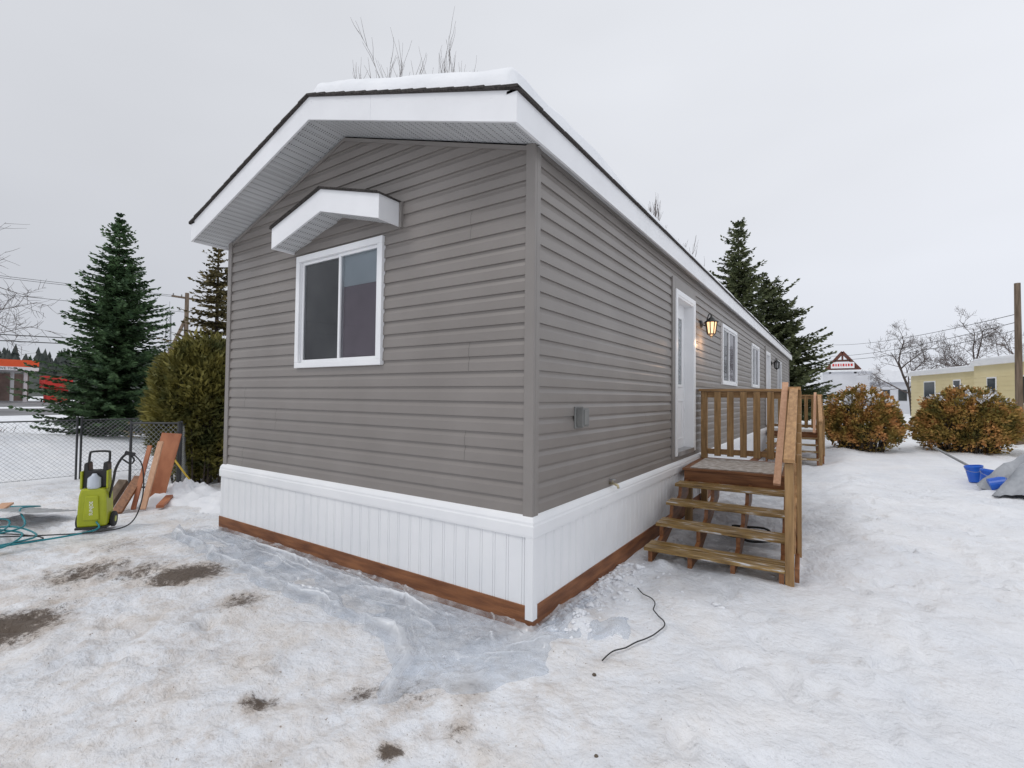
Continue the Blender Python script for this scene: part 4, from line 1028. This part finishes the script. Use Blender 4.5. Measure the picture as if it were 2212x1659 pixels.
def upole(loc,h,r,label,arms=True,brace=None):
    rt=root('utility_pole',loc,label,'utility pole'); b=Vector(loc); mb=MB(); mb.tube([b+Vector((0,0,-.3)),b+Vector((0,0,h))],[r,r*.75],10); mb.build('pole',M_pole,rt)
    if brace: mb=MB(); mb.tube([b+Vector(brace),b+Vector((0,0,h*.8))],[r*.8,r*.6],8); mb.build('brace',M_pole,rt)
    if arms:
        mb=MB(); mb.box(b.x-.08,b.x+.08,b.y-1.1,b.y+1.1,h-.5,h-.36); ar=mb.build('crossarm',M_pole,rt)
        for q in (-1,-.4,.4,1):
            mb=MB(); mb.lathe((b.x,b.y+q,h-.36),[(.05,0),(.06,.06),(.03,.1),(.05,.14),(0,.2)],8); mb.build('insulator',M_greybox,ar)
upole((7.4,22.6,0),6.05,.12,'weathered wooden utility pole beside the rusty brown shrub',arms=False)
upole((-42.9,15.2,0),9.9,.2,'distant wooden utility pole with crossarm and diagonal brace',brace=(0,-3.0,0))
def wire(a,b,sag,r,label):
    a=Vector(a);b=Vector(b); mb=MB(); pts=[a.lerp(b,i/24)-Vector((0,0,sag*4*(i/24)*(1-i/24))) for i in range(25)]
    mb.tube(pts,r,4); tag(mb.build('overhead_wire',M_wire,None),label,'wire','overhead wires')
for dx,z,s in ((-.8,9.55,.9),(.8,9.55,1.1),(0,8.3,.8)): wire((-42.9,15.2+dx,z),(-42.9+dx,-40,z+.3),s,.014,'thin overhead power line crossing the highway side')
for z in (5.7,5.3): wire((-42.9,15.2,z),(-42.9,-40,z),.7,.03,'thick black telephone cable above the road')
wire((-42.9,15.2,9.5),(-42.9,80,10),1,.02,'thin overhead power line beyond the pole')
wire((7.4,22.6,4.9),(-2,70,9.2),.8,.012,'thin overhead wire running from the utility pole')
wire((7.4,22.6,4.6),(-2,58,6.6),.7,.012,'thin overhead wire running from the utility pole')
wire((7.4,22.6,4.3),(-1,38,4.6),.5,.010,'thin overhead wire running from the utility pole')
lt=root('lattice_tower',(-170,62,0),'distant steel lattice radio mast','mast'); mb=MB(); b=Vector((-170,62,0))
H_=27
def lc(k,z): a=k*2.094; r=1.6-1.0*z/H_; return b+Vector((r*math.cos(a),r*math.sin(a),z))
for k in range(3): mb.tube([lc(k,0),lc(k,H_)],.12,4)
for i in range(14):
    for k in range(3): mb.tube([lc(k,i*H_/14),lc((k+1)%3,(i+1)*H_/14)],.07,3); mb.tube([lc(k,i*H_/14),lc((k+1)%3,i*H_/14)],.06,3)
mb.tube([b+Vector((0,0,H_)),b+Vector((0,0,H_+3))],.06,4)
mb.build('mast_frame',M_galv,lt)
gs=root('fuel_station',(-100,12,0),'fuel station with orange red canopy beyond the highway','fuel station')
mb=MB(); mb.box(-112,-100,-6,18.3,5.3,6.35,0); mb.box(-112,-99.98,-6,18.3,4.75,5.3,1); cn=mb.build('canopy',[M_orange,M_white],gs)
for y in (0,9,17):
    for x in (-102,-110):
        mb=MB(); mb.box(x,x+.4,y,y+.4,0,4.75); mb.build('canopy_column',M_white,gs)
mb=MB(); mb.box(-120,-114,-4,20,0,4.6); mb.build('shop_wall',M_brownwall,gs)
for y in (-2,3,8,13): mb=MB(); mb.box(-114,-113.95,y,y+3.5,.6,3); mb.build('window',M_darkglass,gs)
mb=MB(); mb.box(-100,-97,18.4,21.6,2.2,4.0); mb.box(-99.5,-97.5,18.8,21.2,0,2.2); mb.build('red_kiosk',M_red,gs)
MTt=Matrix.Translation((-99.96,14.6,5.02))@Matrix.Rotation(math.radians(90),4,'Z')@Matrix.Rotation(math.radians(90),4,'X')
text_mesh('lettering','DRIVE THE',.5,MTt,M_darkglass,cn)

# ------------------------------------------------------------------ WORLD + LIGHT
w=bpy.data.worlds.new('World'); scene.world=w; w.use_nodes=True; nt=w.node_tree; L=nt.links.new
bg=nt.nodes['Background']
sky=nt.nodes.new('ShaderNodeTexSky'); sky.sky_type='NISHITA'; sky.sun_disc=False; sky.sun_elevation=math.radians(50); sky.sun_rotation=math.radians(200)
hs=nt.nodes.new('ShaderNodeHueSaturation'); hs.inputs['Saturation'].default_value=.25; hs.inputs['Value'].default_value=.05; L(sky.outputs[0],hs.inputs['Color'])
tc=nt.nodes.new('ShaderNodeTexCoord'); sp=nt.nodes.new('ShaderNodeSeparateXYZ'); L(tc.outputs['Generated'],sp.inputs[0])
rp=nt.nodes.new('ShaderNodeValToRGB'); cr=rp.color_ramp
cr.elements[0].position=0; cr.elements[0].color=(.60,.63,.69,1); cr.elements[1].position=1; cr.elements[1].color=(.73,.75,.79,1)
e=cr.elements.new(.12); e.color=(.65,.675,.735,1); e=cr.elements.new(.35); e.color=(.71,.73,.78,1)
L(sp.outputs['Z'],rp.inputs[0])
nz=nt.nodes.new('ShaderNodeTexNoise'); nz.inputs['Scale'].default_value=1.3; nz.inputs['Detail'].default_value=3
mp=nt.nodes.new('ShaderNodeMapping'); mp.inputs['Scale'].default_value=(1,1,3); L(tc.outputs['Generated'],mp.inputs[0]); L(mp.outputs[0],nz.inputs['Vector'])
mr=nt.nodes.new('ShaderNodeMapRange'); mr.inputs[1].default_value=.3; mr.inputs[2].default_value=.7; mr.inputs[3].default_value=.94; mr.inputs[4].default_value=1.04; L(nz.outputs['Fac'],mr.inputs[0])
mr2=nt.nodes.new('ShaderNodeMapRange'); mr2.inputs[1].default_value=-1; mr2.inputs[2].default_value=.2; mr2.inputs[3].default_value=.82; mr2.inputs[4].default_value=1.05; L(sp.outputs['X'],mr2.inputs[0])
mm=nt.nodes.new('ShaderNodeMath'); mm.operation='MULTIPLY'; L(mr.outputs[0],mm.inputs[0]); L(mr2.outputs[0],mm.inputs[1])
vm=nt.nodes.new('ShaderNodeVectorMath'); vm.operation='SCALE'; L(rp.outputs[0],vm.inputs[0]); L(mm.outputs[0],vm.inputs['Scale'])
mx=nt.nodes.new('ShaderNodeMix'); mx.data_type='RGBA'; mx.inputs[0].default_value=.06; L(vm.outputs[0],mx.inputs[6]); L(hs.outputs[0],mx.inputs[7])
L(mx.outputs[2],bg.inputs['Color']); bg.inputs['Strength'].default_value=1.17
sd=bpy.data.lights.new('sun','SUN'); sd.energy=.8; sd.angle=math.radians(16); sd.color=(1,.97,.94)
so=bpy.data.objects.new('sun',sd); COL.objects.link(so)
so.rotation_euler=Vector((-.3,-.5,.85)).to_track_quat('Z','Y').to_euler()

# ------------------------------------------------------------------ CAMERA
cd=bpy.data.cameras.new('camera'); cam=bpy.data.objects.new('camera',cd); COL.objects.link(cam)
cd.sensor_width=36; cd.lens=17.05; cd.clip_end=2000; cd.clip_start=.05
cam.matrix_world=Matrix.Translation((1.794,-2.927,1.6))@Matrix.Rotation(math.radians(33.9),4,'Z')@Matrix.Rotation(math.radians(91.5),4,'X')@Matrix.Rotation(math.radians(.6),4,'Z')
scene.camera=cam
